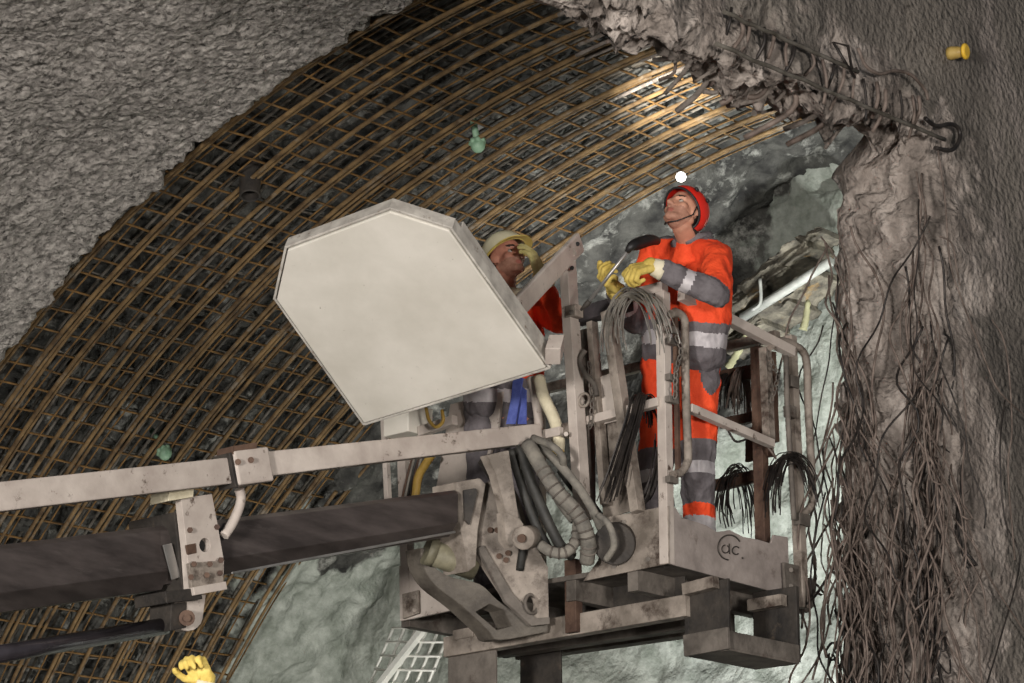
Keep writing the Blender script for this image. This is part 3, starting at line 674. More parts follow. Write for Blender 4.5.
# tilted roof panel: one sheet box with two cut corners
t0 = 11.9
sc_ = t0 / FPX
cr = V((1, 0, 0)); cu = V((0, -sp, cp)); cb = V((0, -cp, -sp))     # right, up, towards us
O = at(546, 368, t0)
def PN(px, py, u=None):
    """point of the sheet seen at px,py: plane through O with the sheet's normal"""
    n_ = NP; d = ray(px, py); return CAM + d * ((O - CAM).dot(n_) / d.dot(n_))
NP = (cr * -8036 + cu * -27000 + cb * 30436).normalized()
face = [PN(*p) for p in ((287.5, 250.4), (276.5, 300), (364, 423.6), (546, 368), (449, 231), (390, 212))]
back = -NP * .075
pn = part(MB().plate(face, back), 'roof_panel', 'panel', bevel=.006, label='white flat roof panel tilted over the boom')
rim = MB(); m_ = len(face)
cen = sum(face, V()) / m_
for i in range(m_):
    p, q = face[i], face[(i + 1) % m_]
    e = ((p + q) / 2 - cen).normalized()
    rim.bar(p + back * .55 + e * .012 + (p - q).normalized() * .01, q + back * .55 + e * .012 + (q - p).normalized() * .01, .012, .07, NP)
part(rim, 'roof_edge', 'panelrim', pn)
mb = MB(); mb.bar(PN(452, 240) + back * 1.3, PN(541, 366) + back * 1.3, .06, .05, NP); part(mb, 'roof_stiffener', 'panelrim', pn)
for p_ in ((545, 362), (549, 352)):
    pass
mb = MB(); mb.box(PN(553, 356) + back * .6, cr * .035, NP * .05, (NP.cross(cr)) * .05); part(mb, 'roof_lug', 'paint', pn)
# link arm from the roof panel to its post
l0, l1 = PN(508, 341) + back * 3.2, LA(576, 246, .1)
d_ = (l1 - l0).normalized()
mb = MB(); mb.bar(l0, l1 + d_ * .05, .03, .1, V((0, 0, 1))); 
lk = part(mb, 'roof_link', 'paint', bevel=.008)
mb = MB(); mb.cyl(LA(572.5, 252, .16), LA(572.5, 252, .07), .02, 14); part(mb, 'link_pin', 'paintdirty', lk, 0)
for q_ in ((572, 268), (577.5, 244)):
    mb = MB(); mb.cyl(LA(*q_, .122), LA(*q_, .09), .011, 12); part(mb, 'link_hole', 'hole', lk, 0)

# ------------------------------------------------------------------ boom
def bt(x): return 10.25 + x / 455 * 2.0
def bp(px, py, off=0): return at(px, py, bt(px) - off)
bm_ = thing('telescopic_boom', bp(200, 700), 'grimy black telescopic boom with cream levelling rail reaching in from the left', 'boom')
def bpart(mb, name, m, parent=None, bevel=.003):
    return mb.build(name, M[m], parent or bm_, bevel)
def sect(x0, t0_, b0y, x1, t1_, b1y, th, name, m, cut=.28):
    """boom tube with cut lower corners, from its near face outline"""
    mb = MB(); ring = []
    for x, ty, by in ((x0, t0_, b0y), (x1, t1_, b1y)):
        T, Bt = bp(x, ty), bp(x, by); h = T.z - Bt.z; T = V((Bt.x, Bt.y, T.z))
        c = h * cut
        ring.append([Bt + Z * c, Bt + B * c * .9, Bt + B * (th - c * .9), Bt + B * th + Z * c, T + B * th - Z * .02, T + B * (th - .02), T + B * .02, T - Z * .02])
    bmv = [[mb.bm.verts.new(p) for p in r] for r in ring]; n = len(bmv[0])
    for k_ in range(n): mb.bm.faces.new((bmv[0][k_], bmv[0][(k_ + 1) % n], bmv[1][(k_ + 1) % n], bmv[1][k_]))
    mb.bm.faces.new(bmv[0][::-1]); mb.bm.faces.new(bmv[1])
    return bpart(mb, name, m)
so = sect(-160, 559, 634, 172, 520, 588, .26, 'outer_section', 'boom')
si = sect(150, 524, 587, 458, 486.5, 535, .21, 'inner_section', 'boom')
mb = MB(); mb.bar(bp(231, 573.0, -.05), bp(455, 532, -.05), .012, .012); bpart(mb, 'wear_strip', 'steel', si)
mb = MB(); mb.plate([bp(x, y, .006) for x, y in ((163, 545), (172, 543), (181, 577), (172, 580))], B * .006); bpart(mb, 'worn_patch', 'steel', so)
# collar and bracket
mb = MB(); 
for (x, w_) in ((181, 7),):
    T, Bt = bp(x, 512), bp(x, 592)
    mb.plate([bp(174, 512, .02), bp(184, 510, .02), bp(190, 590, .02), bp(183, 592, .02)], B * .3)
bpart(mb, 'collar', 'dark')
mb = MB(); mb.plate([bp(x, y, .075) for x, y in ((181, 498), (212, 494), (217, 520), (224, 560), (224, 578), (214, 590), (190, 593), (187, 550))], B * .04, holes=[[bp(205 + 5.5 * math.cos(q), 545 + 7 * math.sin(q), .075) for q in np.linspace(0, 2 * PI, 15)[:-1]]])
br = bpart(mb, 'bracket_plate', 'paint', bevel=.002)
mb = MB(); mb.plate([bp(x, y, .03) for x, y in ((197, 536), (213, 536), (213, 554), (197, 554))], B * .01); bpart(mb, 'bore', 'hole', br)
mb = MB(); mb.plate([bp(x, y, .1) for x, y in ((189, 563), (223, 560), (224, 583), (192, 589))], B * .02); bpart(mb, 'clamp_plate', 'paintdirty', br)
mb = MB(); mb.bar(bp(190, 592, .09), bp(223, 586, .09), .05, .035); bpart(mb, 'clamp_foot', 'paint', br)
for q in ((190, 530), (217, 527), (221, 560), (194, 564), (210, 564), (207, 575), (191, 577), (220, 573)):
    mb = MB(); mb.cyl(bp(*q, .128 if q[1] > 558 else .09), bp(*q, .05), .013, 6); bpart(mb, 'bolt_head', 'brownst', br, 0)
mb = MB(); mb.plate([bp(x, y, .08) for x, y in ((186, 545), (196, 543), (197, 553), (188, 555))], B * .01); bpart(mb, 'rusty_patch', 'brownst', br)
mb = MB(); mb.tube(catmull([bp(x, y, .07) for x, y in ((239, 489), (241, 497), (239, 508), (232, 524), (224, 536))], 5), .022, 8); bpart(mb, 'grab_strap', 'paint', br, 0)
mb = MB(); mb.box(bp(172, 496, .02), (bp(185, 494) - bp(160, 498)) / 2, B * .06, Z * .022); bpart(mb, 'slide_block', 'cuff', br)
# lug and lifting cylinder
mb = MB(); pts = [(174, 598), (206, 594)] + [(188 + 15 * math.cos(q), 616 + 15 * math.sin(q)) for q in np.linspace(.2, PI - .3, 9)]
mb.plate([bp(x, y, .03) for x, y in pts], B * .05); lg = bpart(mb, 'cylinder_lug', 'paint', bevel=.002)
mb = MB(); mb.cyl(bp(187, 618, .09), bp(187, 618, -.1), .034, 18); mb.cyl(bp(187, 618, .11), bp(187, 618, .08), .016, 12); bpart(mb, 'pin', 'brownst', lg, 0)
mb = MB(); mb.box(bp(168, 617, -.05), (bp(176, 616) - bp(160, 619)) / 2, B * .07, Z * .06); bpart(mb, 'rod_eye', 'dark', lg)
mb = MB(); mb.cyl(bp(-160, 681, -.05), bp(165, 626, -.05), .036, 20); bpart(mb, 'cylinder_rod', 'chrome', None, 0)
mb = MB(); mb.bar(bp(150, 600, -.03), bp(186, 596, -.03), .2, .05); bpart(mb, 'lug_base', 'dark')
# levelling rail in two lengths
def rail(x0, y0, h0, x1, y1, h1, name, m, th):
    p, q = bp(x0, y0, .1), bp(x1, y1, .1)
    k_ = FPX * cp
    mb = MB(); mb.bar(p, q, th, h0 * bt(x0) / k_, Z, th, h1 * bt(x1) / k_); return bpart(mb, name, m, None, .006)
rail(-160, 515.5, 30, 226, 471.5, 25, 'levelling_rail', 'paint', .1)
rail(238, 468, 24, 536, 434, 18, 'levelling_rail', 'paint', .085)
mb = MB(); mb.bar(bp(226, 470.5, .115), bp(261, 466, .115), .14, .15); cl = bpart(mb, 'rail_clamp', 'paint', bevel=.01)
mb = MB(); mb.box(bp(237, 450, .115), (bp(252, 448) - bp(228, 452)) / 2, B * .05, Z * .018); mb.cyl(bp(238, 462, .22), bp(238, 462, .15), .014, 8); mb.cyl(bp(251, 460, .22), bp(251, 460, .15), .014, 8); bpart(mb, 'clamp_bolt', 'brownst', cl, 0)
mb = MB(); mb.bar(bp(224, 472, .125), bp(227, 471.5, .125), .11, .15); bpart(mb, 'clamp_seam', 'dark', cl)
# boom head casting
def hp(px, py, t=12.36): return at(px, py, t)
mb = MB(); mb.plate([hp(*p) for p in ((456, 482), (480, 478), (486, 484), (478, 530), (476, 566), (468, 572), (464, 545), (459, 520))], B * .16); hd = bpart(mb, 'boom_head', 'paintdirty', bevel=.01)
mb = MB(); mb.plate([hp(*p, 12.34) for p in ((464, 490), (476, 488), (478, 492), (470, 525), (465, 520))], B * .01); bpart(mb, 'recess', 'dark', hd)
mb = MB(); mb.plate([hp(*p, 12.42) for p in ((490, 482), (508, 474), (520, 500), (530, 536), (548, 567), (549, 622), (533, 624), (508, 598), (478, 552), (480, 530))], B * .04, holes=[[hp(531.5 + 8 * math.cos(q), 604 + 10 * math.sin(q), 12.42) for q in np.linspace(0, 2 * PI, 17)[:-1]]])
bp_ = bpart(mb, 'side_bracket', 'paintdirty', bevel=.002)
mb = MB(); mb.plate([hp(*p, 12.40) for p in ((478, 548), (484, 545), (512, 592), (536, 618), (550, 617), (550, 624), (532, 626), (506, 602))], B * .02); bpart(mb, 'bracket_flange', 'under', bp_)
mb = MB(); mb.ring(hp(531.5, 604, 12.41), -B, .045, .009, 24, 8); bpart(mb, 'bore_ring', 'under', bp_, 0)
for q in ((490, 530), (497, 530), (499, 556), (506, 560), (508, 553)):
    mb = MB(); mb.cyl(hp(*q, 12.4), hp(*q, 12.45), .014, 10); bpart(mb, 'bolt_head', 'brownst', bp_, 0)
mb = MB(); mb.cyl(hp(430, 552, 12.42), hp(474, 568, 12.5), .062, 22); mb.cyl(hp(426, 550, 12.42), hp(434, 553, 12.43), .07, 22); bpart(mb, 'tilt_cylinder', 'hoseolive', None, 0)
# curved lower arm
o1 = catmull([hp(x, y, 12.45) for x, y in ((420, 548), (424, 568), (436, 586), (462, 606), (488, 630), (500, 640), (548, 632))], 4)
i1 = catmull([hp(x, y, 12.45) for x, y in ((548, 622), (520, 614), (498, 600), (480, 584), (452, 577), (434, 566), (426, 548))], 4)
mb = MB(); mb.plate(o1 + i1, B * .1, holes=[[hp(*p, 12.45) for p in ((476, 612), (490, 604), (504, 610), (512, 626), (497, 630))]]); bpart(mb, 'curved_arm', 'grime', bevel=.004)
# link and knob
mb = MB(); mb.plate([hp(*p, 12.2) for p in ((487, 455), (509, 450), (514, 484), (519, 519), (508, 522), (503, 500), (496, 474))], B * .05); lv = bpart(mb, 'lever_arm', 'paintdirty', bevel=.004)
mb = MB(); mb.plate([hp(*p, 12.18) for p in ((504, 512), (519, 518), (524, 524), (512, 548), (506, 540))], B * .05); bpart(mb, 'lever_foot', 'paintdirty', lv)
mb = MB(); mb.cyl(hp(523, 538, 12.1), hp(530, 537, 12.22), .056, 22); bpart(mb, 'lever_hub', 'paintdirty', lv, .006)
mb = MB(); mb.cyl(hp(521.2, 538.5, 12.07), hp(523, 538, 12.12), .02, 16); bpart(mb, 'hub_pin', 'brownst', lv, 0)
mb = MB(); mb.bar(hp(484, 458, 12.35), hp(503, 486, 12.4), .05, .06); bpart(mb, 'head_strut', 'dark')
# hoses
def hose(pts, r, m, name='hydraulic_hose', rings=0):
    P_ = catmull([hp(*p) for p in pts], 8)
    o = bpart(MB().tube(P_, r, 12), name, m, None, 0)
    if rings:
        n = len(P_); mb = MB()
        for k_ in range(rings):
            i_ = int(n * (.25 + .7 * k_ / rings)); mb.ring(P_[i_], P_[min(i_ + 1, n - 1)] - P_[i_ - 1], r * 1.0, .005, 18, 6)
        bpart(mb, 'binding_tape', 'under', o, 0)
    return o
hose([(528, 444, 12.3), (540, 465, 12.2), (556, 490, 12.15), (578, 515, 12.15), (588, 540, 12.15), (587, 562, 12.2)], .036, 'hosegrey', rings=12)
hose([(536, 442, 12.35), (560, 465, 12.25), (584, 495, 12.2), (602, 530, 12.2), (606, 552, 12.25), (603, 566, 12.35)], .022, 'hosegrey')
hose([(533, 438, 12.3), (552, 446, 12.2), (562, 456, 12.2), (563, 466, 12.25)], .018, 'hosegrey')
hose([(520, 447, 12.36), (530, 478, 12.3), (545, 515, 12.25), (560, 545, 12.25), (572, 556, 12.3)], .026, 'hoseblk')
hose([(512, 450, 12.4), (520, 480, 12.35), (534, 520, 12.3), (548, 548, 12.3)], .022, 'hoseblk')
hose([(540, 545, 12.18), (552, 552, 12.15), (566, 552, 12.15), (576, 540, 12.2), (578, 520, 12.25)], .026, 'hosegrey', rings=6)
hose([(545, 470, 12.4), (560, 500, 12.38), (575, 520, 12.35)], .028, 'hosegrey')
hose([(598, 515, 12.1), (609, 525, 12.05), (614, 545, 12.05), (606, 560, 12.1)], .016, 'hosegrey')
hose([(500, 455, 12.45), (508, 500, 12.42), (522, 540, 12.4), (520, 570, 12.42)], .02, 'hoseblk')
hose([(560, 470, 12.5), (575, 490, 12.48), (588, 500, 12.5), (600, 516, 12.5)], .02, 'hoseblk')
mb = MB(); mb.cyl(hp(614, 544, 12.16), hp(617, 543, 12.22), .1, 24); bpart(mb, 'dark_disc', 'dark', None, .006)  # flat dark disc in place of a dark patch behind the hose

# ------------------------------------------------------------------ wire bundles, strap
def bundle(pts, n, spread, r, m, label, loc=None, fray=1.6, name='tie_wire_bundle'):
    mb = MB(); P_ = catmull(pts, 5); N_ = len(P_)
    for i in range(n):
        o = V((rnd.gauss(0, 1), rnd.gauss(0, 1), rnd.gauss(0, .5))) * spread * .55
        e0, e1 = rnd.uniform(0, .2), rnd.uniform(0, .2); s_ = rnd.random() * 50
        pp = []
        for j, p in enumerate(P_):
            u = j / (N_ - 1)
            if u < e0 or u > 1 - e1: continue
            f_ = 1 + (fray - 1) * abs(2 * u - 1) ** 2
            wv = V((noise.noise(V((u * 3, s_, 0))), noise.noise(V((u * 3, s_, 9))), noise.noise(V((u * 3, s_, 19))))) * spread * .8
            pp.append(p + o * f_ + wv * abs(2 * u - 1))
        mb.tube(pp, r, 4)
    o = mb.build(name, M[m], None, 0, loc=P_[N_ // 2])
    return tag(o, label, 'wire bundle')
bundle([LA(617, 352, .1), LA(614, 325, .1), LA(620, 303, .08), LA(634, 293, .06), LA(652, 302, .12), LA(664, 330, .13), LA(668, 356, .12)], 34, .05, .0028, 'wiregrey', 'bundle of bare grey tie wire draped over the top rail before the red helmeted worker')
bundle([LA(608, 506, .1), LA(618, 470, .1), LA(632, 425, .08), LA(640, 397, .05), LA(650, 408, -.07), LA(654, 430, -.1)], 46, .03, .0034, 'wiredark', 'thick black tie wire bundle slung over the cream mid rail')
bundle([LA(634, 510, -.08), LA(648, 492, -.09), LA(656, 462, -.09), LA(660, 430, -.06)], 24, .025, .0034, 'wiredark', 'black tie wire bundle curving down beside the corner post')
bundle([FA(714, 414, .05), FA(716, 395, .05), FA(722, 378, .05), FA(727, 374, 0), FA(729, 395, -.04), FA(729, 410, -.04)], 18, .025, .0032, 'wiredark', 'small wire bundle hanging from the upper rear rail nearest the orange trousers')
bundle([FA(731, 415, .05), FA(733, 395, .05), FA(738, 374, .04), FA(743, 374, 0), FA(746, 400, -.04), FA(746, 424, -.04)], 18, .025, .0032, 'wire', 'small wire bundle hanging midway along the upper rear rail')
bundle([FA(728, 536, .06), FA(722, 508, .06), FA(726, 482, .06), FA(736, 471, .03), FA(745, 482, -.04), FA(751, 508, -.06), FA(753, 540, -.06)], 26, .045, .003, 'wiredark', 'big inverted loop of black wire over the lower rear rail by the worker')
bundle([RB(773, 520, .0), RB(774, 490, .0), RB(780, 466, .03), RB(790, 457, .07), RB(803, 464, .08), RB(812, 486, .07), RB(819, 516, .06)], 26, .04, .003, 'wiredark', 'loop of dark wire slung around the right hand end post')
st = MB(); st.plate([LA(*p, .14) for p in ((513, 378), (523, 378), (519, 398), (515, 424), (506, 424), (511, 398))], A * .006); st.plate([LA(*p, .11) for p in ((519, 384), (526, 390), (526, 424), (517, 424))], A * .006)
tag(st.build('lifting_strap', M['blue'], None, 0, loc=LA(515, 400, .14)), 'blue webbing strap hanging under the white roof panel', 'strap')

# ------------------------------------------------------------------ things on the rock inside
p0, p1 = onA(742, 318, 12.75), onA(832, 261, 12.75)
tag(MB().tube([p0, p1], .03, 14).build('pale_pipe', M['pipe'], loc=p0), 'straight pale pipe slanting up behind the red helmeted worker', 'pipe')
tag(MB().tube(catmull([onA(x, y, 12.7) for x, y in ((760, 279), (761, 296), (759, 305), (752, 310))], 5), .011, 8).build('bent_pipe', M['pipe'], loc=onA(760, 290, 12.7)), 'thin bent white pipe end beside the slanting pale pipe', 'pipe')
def slab(px, py, w, h, d, rot, label, a_=13.0, sd=0, m='slab'):
    mb = MB(); bmesh.ops.create_cube(mb.bm, size=1)
    bmesh.ops.subdivide_edges(mb.bm, edges=mb.bm.edges, cuts=9, use_grid_fill=True)
    c = onA(px, py, a_); ex = (-B * math.cos(rot) + Z * math.sin(rot)); ez = (B * math.sin(rot) + Z * math.cos(rot))
    for v in mb.bm.verts:
        q = v.co.copy(); k_ = 1 - .35 * abs(q.x) ** 2 * 4 * .5
        nz = fbm(V((q.x * 2.5 + sd * 7, q.y * 2, q.z * 2))) * .35
        v.co = c + ex * (q.x * w) + A * (q.y * d * (1 + nz)) + ez * (q.z * h * k_ * (1 + nz)) + ez * .03 * noise.noise(V((q.x * 4, sd * 3, 0)))
    for f in mb.bm.faces: f.smooth = True
    tag(mb.build('rock_slab', M[m], loc=c), label, 'rock')
slab(800, 261, .34, .075, .3, .35, 'rock slab at the top of the ledge, right of the orange jacket', sd=1)
slab(786, 272, .5, .07, .34, .45, 'second rock slab from the top of the ledge', sd=2)
slab(772, 286, .42, .07, .3, .4, 'rock slab just above the slanting pale pipe', sd=3)
slab(758, 302, .4, .08, .3, .42, 'rock slab at the left under the slanting pipe top', sd=4)
slab(806, 292, .42, .07, .3, .3, 'rock slab right below the slanting pale pipe', sd=5)
slab(770, 322, .55, .075, .32, .28, 'long rock slab beneath the slanting pale pipe', sd=6)
slab(752, 338, .4, .07, .3, .25, 'lowest rock slab of the ledge', sd=7)
slab(820, 240, .2, .05, .25, .15, 'small rock slab tucked beside the jamb wires', sd=8)
slab(785, 308, .5, .05, .3, .35, 'thin rock slab between the pipe and the long slab', sd=9)
def drip(pts, rs, label):
    P_ = catmull([onA(x, y, 12.8) for x, y in pts], 5); n = len(P_)
    tag(MB().tube(P_, [rs[0] + (rs[1] - rs[0]) * abs(math.sin(i * 1.7)) * .5 + (rs[1] - rs[0]) * i / n * .5 for i in range(n)], 10).build('foam_drip', M['foam'], loc=P_[0]), label, 'foam')
drip(((747, 334), (742, 345), (735, 357), (728, 368)), (.015, .032), 'pale yellow foam drip running down behind the orange jacket')
drip(((808, 300), (806, 318), (803, 330)), (.012, .03), 'pale yellow foam drip hanging under the rock ledge by the jamb')
# thin mesh leaning on the far face under the basket
wm = thing('welded_mesh', onA(410, 690, 12.7), 'bright welded mesh sheet leaning on the far rock under the basket', 'mesh sheet')
o = onA(392, 628, 12.75); ux = (onA(450, 628, 12.75) - o); uy = (onA(362, 700, 12.75) - o)
for k_ in range(6):
    MB().tube([o + ux * (k_ / 5) + A * .012, o + ux * (k_ / 5) + uy + A * .012], .011, 6).build('mesh_bar', M['whitebar'], wm)
for k_ in range(6):
    MB().tube([o + uy * (k_ / 5.2), o + uy * (k_ / 5.2) + ux * 1.05], .009, 6).build('mesh_bar', M['whitebar'], wm)
MB().bar(o + ux * .62 - A * .03, o + ux * .12 + uy * 1.1 - A * .03, .05, .04).build('mesh_brace', M['whitebar'], wm)
#=====PART3=====
# ------------------------------------------------------------------ people
def remesh(mb, vox, smooth=4, wr=0, ws=9, seed=0):
    """fuse everything in mb into one continuous skin"""
    me = bpy.data.meshes.new('tmp'); mb.bm.to_mesh(me); mb.bm.free()
    o = bpy.data.objects.new('tmp', me); C.objects.link(o)
    r = o.modifiers.new('r', 'REMESH'); r.mode = 'VOXEL'; r.voxel_size = vox
    s = o.modifiers.new('s', 'SMOOTH'); s.factor = .5; s.iterations = smooth
    dg = bpy.context.evaluated_depsgraph_get()
    out = bpy.data.meshes.new_from_object(o.evaluated_get(dg))
    bpy.data.objects.remove(o); bpy.data.meshes.remove(me)
    out.polygons.foreach_set('use_smooth', [True] * len(out.polygons))
    if wr:
        nr = [v.normal.copy() for v in out.vertices]
        for v, n in zip(out.vertices, nr):
            q = v.co * ws + V((seed * 3.1, 0, 0)); q.z *= .6
            v.co += n * wr * (noise.ridged_multi_fractal(q, .9, 2, 3, 1, 2) - 1.1)
    return out
def centers(me):
    a = np.zeros(len(me.polygons) * 3); me.polygons.foreach_get('center', a); return a.reshape(-1, 3)
def setmat(me, mats, idx):
    for m in mats: me.materials.append(M[m])
    me.polygons.foreach_set('material_index', idx.astype(int).tolist()); me.update()
def seg(c, p, q):
    p, q = np.array(p), np.array(q); d = q - p; L2 = d @ d
    t = ((c - p) @ d) / L2; tc = np.clip(t, 0, 1)
    return np.linalg.norm(c - (p + tc[:, None] * d), axis=1), t
def head_parts(mb, c, F, U):
    R = F.cross(U)
    P = lambda f, r, u: c + F * f + R * r + U * u
    ax = (F, R, U)
    mb.ball(P(-.012, 0, .03), (.098, .077, .09), 3, ax); mb.ball(P(.02, 0, -.03), (.071, .064, .085), 3, ax)
    mb.ball(P(.074, 0, -.097), .022)
    mb.capsule(P(.092, 0, .008), P(.11, 0, -.034), .009, .0135); mb.ball(P(.016, 0, .04), (.078, .066, .06), 2, ax)
    for s in (-1, 1):
        mb.capsule(P(-.012, .05 * s, -.055), P(.062, .02 * s, -.092), .024, .021)
        mb.ball(P(.098, .012 * s, -.038), .009); mb.capsule(P(.086, .012 * s, .02), P(.068, .046 * s, .022), .011, .011)
        mb.ball(P(.054, .042 * s, -.026), .027)
        mb.ball(P(-.006, .078 * s, -.004), (.022, .011, .034), 2, (F - R * s * .35, R, U))
        mb.capsule(P(.09, .0, -.063), P(.08, .02 * s, -.066), .0075, .005); mb.capsule(P(.09, 0, -.074), P(.08, .018 * s, -.072), .0075, .005)
    return P
def hand_parts(mb, W, X, N, s=1.0, curl=(.6, .8, .6), fat=.003, flip=1, spread=.0, thumb=None):
    X = X.normalized(); N = (N - X * N.dot(X)).normalized(); T = X.cross(N) * flip
    ys = (.033, .011, -.011, -.032)
    kn = [W + X * (.088 - abs(y) * .25) * s + T * y * s for y in ys]
    for y, k_ in zip(ys, kn): mb.capsule(W + T * y * .6 * s, k_, (.0165 + fat) * s, (.0135 + fat) * s)
    mb.ball(W + X * .045 * s, (.04 * s, .034 * s, .018 * s), 2, (X, T, N))
    Ls = ((.043, .027, .022), (.048, .031, .024), (.045, .029, .023), (.035, .022, .02))
    for i, (k_, L) in enumerate(zip(kn, Ls)):
        a_ = 0; p = k_; r = .0105 + fat
        for j, l in enumerate(L):
            a_ += curl[j] * (1 + .12 * (i - 1.5))
            d = X * math.cos(a_) + N * math.sin(a_) + T * spread * (1.5 - i)
            q = p + d.normalized() * l * s; mb.capsule(p, q, r * s, (r - .0009) * s, 1); p = q; r -= .0009
    p = W + X * .022 * s + T * .033 * s
    for d, l in zip(thumb or ((.62, .7, .25), (.85, .25, .45), (.8, -.05, .6)), (.042, .034, .026)):
        q = p + (X * d[0] + T * d[1] + N * d[2]).normalized() * l * s; mb.capsule(p, q, (.0135 + fat) * s, (.0115 + fat) * s, 1); p = q
def glove(root, name, W, X, N, m, cuffm, elbow, s=1.0, **k):
    mb = MB(); hand_parts(mb, W, X, N, s, **k)
    ad = (W - elbow).normalized()
    mb.capsule(W - ad * .03, W + ad * .01, .036 * s, .036 * s)
    me = remesh(mb, .0042, 3, .0012, 60); o = link(name, me, M[m], root)
    cu = MB(); cu.tube([W - ad * .055, W - ad * .035, W - ad * .008, W + ad * .004], [.046 * s, .043 * s, .039 * s, .035 * s], 18)
    cu.build('glove_cuff', M[cuffm], o)
    return o
def figure(label, J, F, U, skin, vox=.006, stub=True, Fb=None):
    """J: joint positions; F/U head axes; Fb body facing"""
    root = thing('person', V(((J['hipL'] + J['hipR']) / 2).to_tuple()[:2] + (min(J['ankL'].z, J['ankR'].z) - .1,)), label, 'person')
    mb = MB(); P = head_parts(mb, J['head'], F, U)
    mb.capsule(P(-.02, 0, -.06), J['neck'] - U * .01, .056, .062)
    mid = (J['hipL'] + J['hipR']) / 2; ch = J['neck'] * .68 + mid * .32
    side = (J['shL'] - J['shR']).normalized()
    mb.capsule(J['shL'], J['neck'], .05, .055); mb.capsule(J['shR'], J['neck'], .05, .055)
    mb.capsule(J['neck'], ch, .06, .1)
    for s in (-1, 1):
        mb.capsule(ch + side * s * .08, mid + side * s * .07, .105, .1)
        k_ = 'L' if s > 0 else 'R'
        mb.capsule(J['sh' + k_], J['el' + k_], .05, .04); mb.capsule(J['el' + k_], J['wr' + k_], .04, .023)
        h = J['hd' + k_]; mb.capsule(J['wr' + k_], J['wr' + k_] + (h - J['wr' + k_]).normalized() * .045, .02, .011)
        mb.capsule(J['hip' + k_], J['kn' + k_], .08, .055); mb.capsule(J['kn' + k_], J['ank' + k_], .055, .038)
        mb.capsule(J['ank' + k_] - Z * .04, J['ank' + k_] - Z * .06 + (Fb or F) * .12, .035, .03)
    me = remesh(mb, vox, 4)
    c = centers(me); r = c - np.array(J['head']); f_ = r @ np.array(F); u_ = r @ np.array(U); s_ = np.abs(r @ np.array(F.cross(U)))
    idx = np.zeros(len(c))
    near = np.linalg.norm(r, axis=1) < .2
    if stub: idx[near & (u_ < -.04) & (u_ > -.125) & (f_ > .0) & (s_ < .075)] = 1
    idx[near & (f_ > .082) & (s_ < .024) & (u_ < -.058) & (u_ > -.08)] = 2
    idx[near & (((f_ < -.03) & (u_ > -.07)) | (u_ > .075))] = 3
    idx[near & (f_ > .06) & (np.abs(u_ - .026) < .007) & (s_ > .012) & (s_ < .052)] = 3
    setmat(me, [skin, 'stub', 'lip', 'hair'], idx)
    body = link('body', me, None, root)
    for s in (-1, 1):
        mb = MB(); e = P(.0705, .032 * s, -.001); mb.ball(e, .0125, 3)
        me = bpy.data.meshes.new('eye'); mb.bm.to_mesh(me); mb.bm.free()
        me.polygons.foreach_set('use_smooth', [True] * len(me.polygons))
        gz = np.array((F + U * .25).normalized()); c = centers(me) - np.array(e)
        setmat(me, ['eye', 'iris'], ((c @ gz) > .0098).astype(float)); link('eye', me, None, body)
    return root, P
def clothes(root, J, jm, tm, hem, seed, Fb, arm=1.0, vox=.0095):
    mid = (J['hipL'] + J['hipR']) / 2; ch = J['neck'] * .7 + mid * .3
    side = (J['shL'] - J['shR']).normalized()
    hemc = J['neck'] * (1 - hem) + mid * hem
    mb = MB()
    mb.capsule(J['shL'], J['neck'] - Z * .03, .08, .08); mb.capsule(J['shR'], J['neck'] - Z * .03, .08, .08); mb.capsule(J['neck'] - Z * .05, ch, .095, .14)
    for s in (-1, 1):
        mb.capsule(ch + side * s * .105 * arm, hemc + side * s * .1 * arm, .138 * arm, .138 * arm)
        k_ = 'L' if s > 0 else 'R'
        mb.capsule(J['sh' + k_], J['el' + k_], .076 * arm, .066 * arm); w_ = J['wr' + k_]; e_ = J['el' + k_]
        mb.capsule(e_, w_ + (e_ - w_).normalized() * .05, .066 * arm, .05 * arm)
    mb.capsule(ch, hemc, .14 * arm, .14 * arm)
    jk = remesh(mb, vox, 3, .011, 9, seed)
    mb = MB()
    mb.capsule(J['hipL'] + Z * .1, J['hipR'] + Z * .1, .118, .118); mb.capsule(J['hipL'], J['hipR'], .115, .115)
    for k_ in 'LR':
        mb.capsule(J['hip' + k_] + Z * .02, J['kn' + k_], .11, .086); mb.capsule(J['kn' + k_], J['ank' + k_] + Z * .02, .086, .074)
    tr = remesh(mb, vox, 3, .011, 8, seed + 5)
    return jk, tr
def boots(root, J, Fb):
    for k_ in 'LR':
        a_ = J['ank' + k_]; mb = MB()
        mb.capsule(a_ + Z * .06, a_ - Z * .04, .052, .05); mb.capsule(a_ - Z * .045 - Fb * .04, a_ - Z * .055 + Fb * .15, .048, .042)
        me = remesh(mb, .01, 3); link('boot', me, M['clothdark'], root)
        mb = MB(); mb.box(a_ - Z * .095 + Fb * .055, Fb * .15, Fb.cross(Z) * .045, Z * .012); mb.build('boot_sole', M['blk'], root, .008)
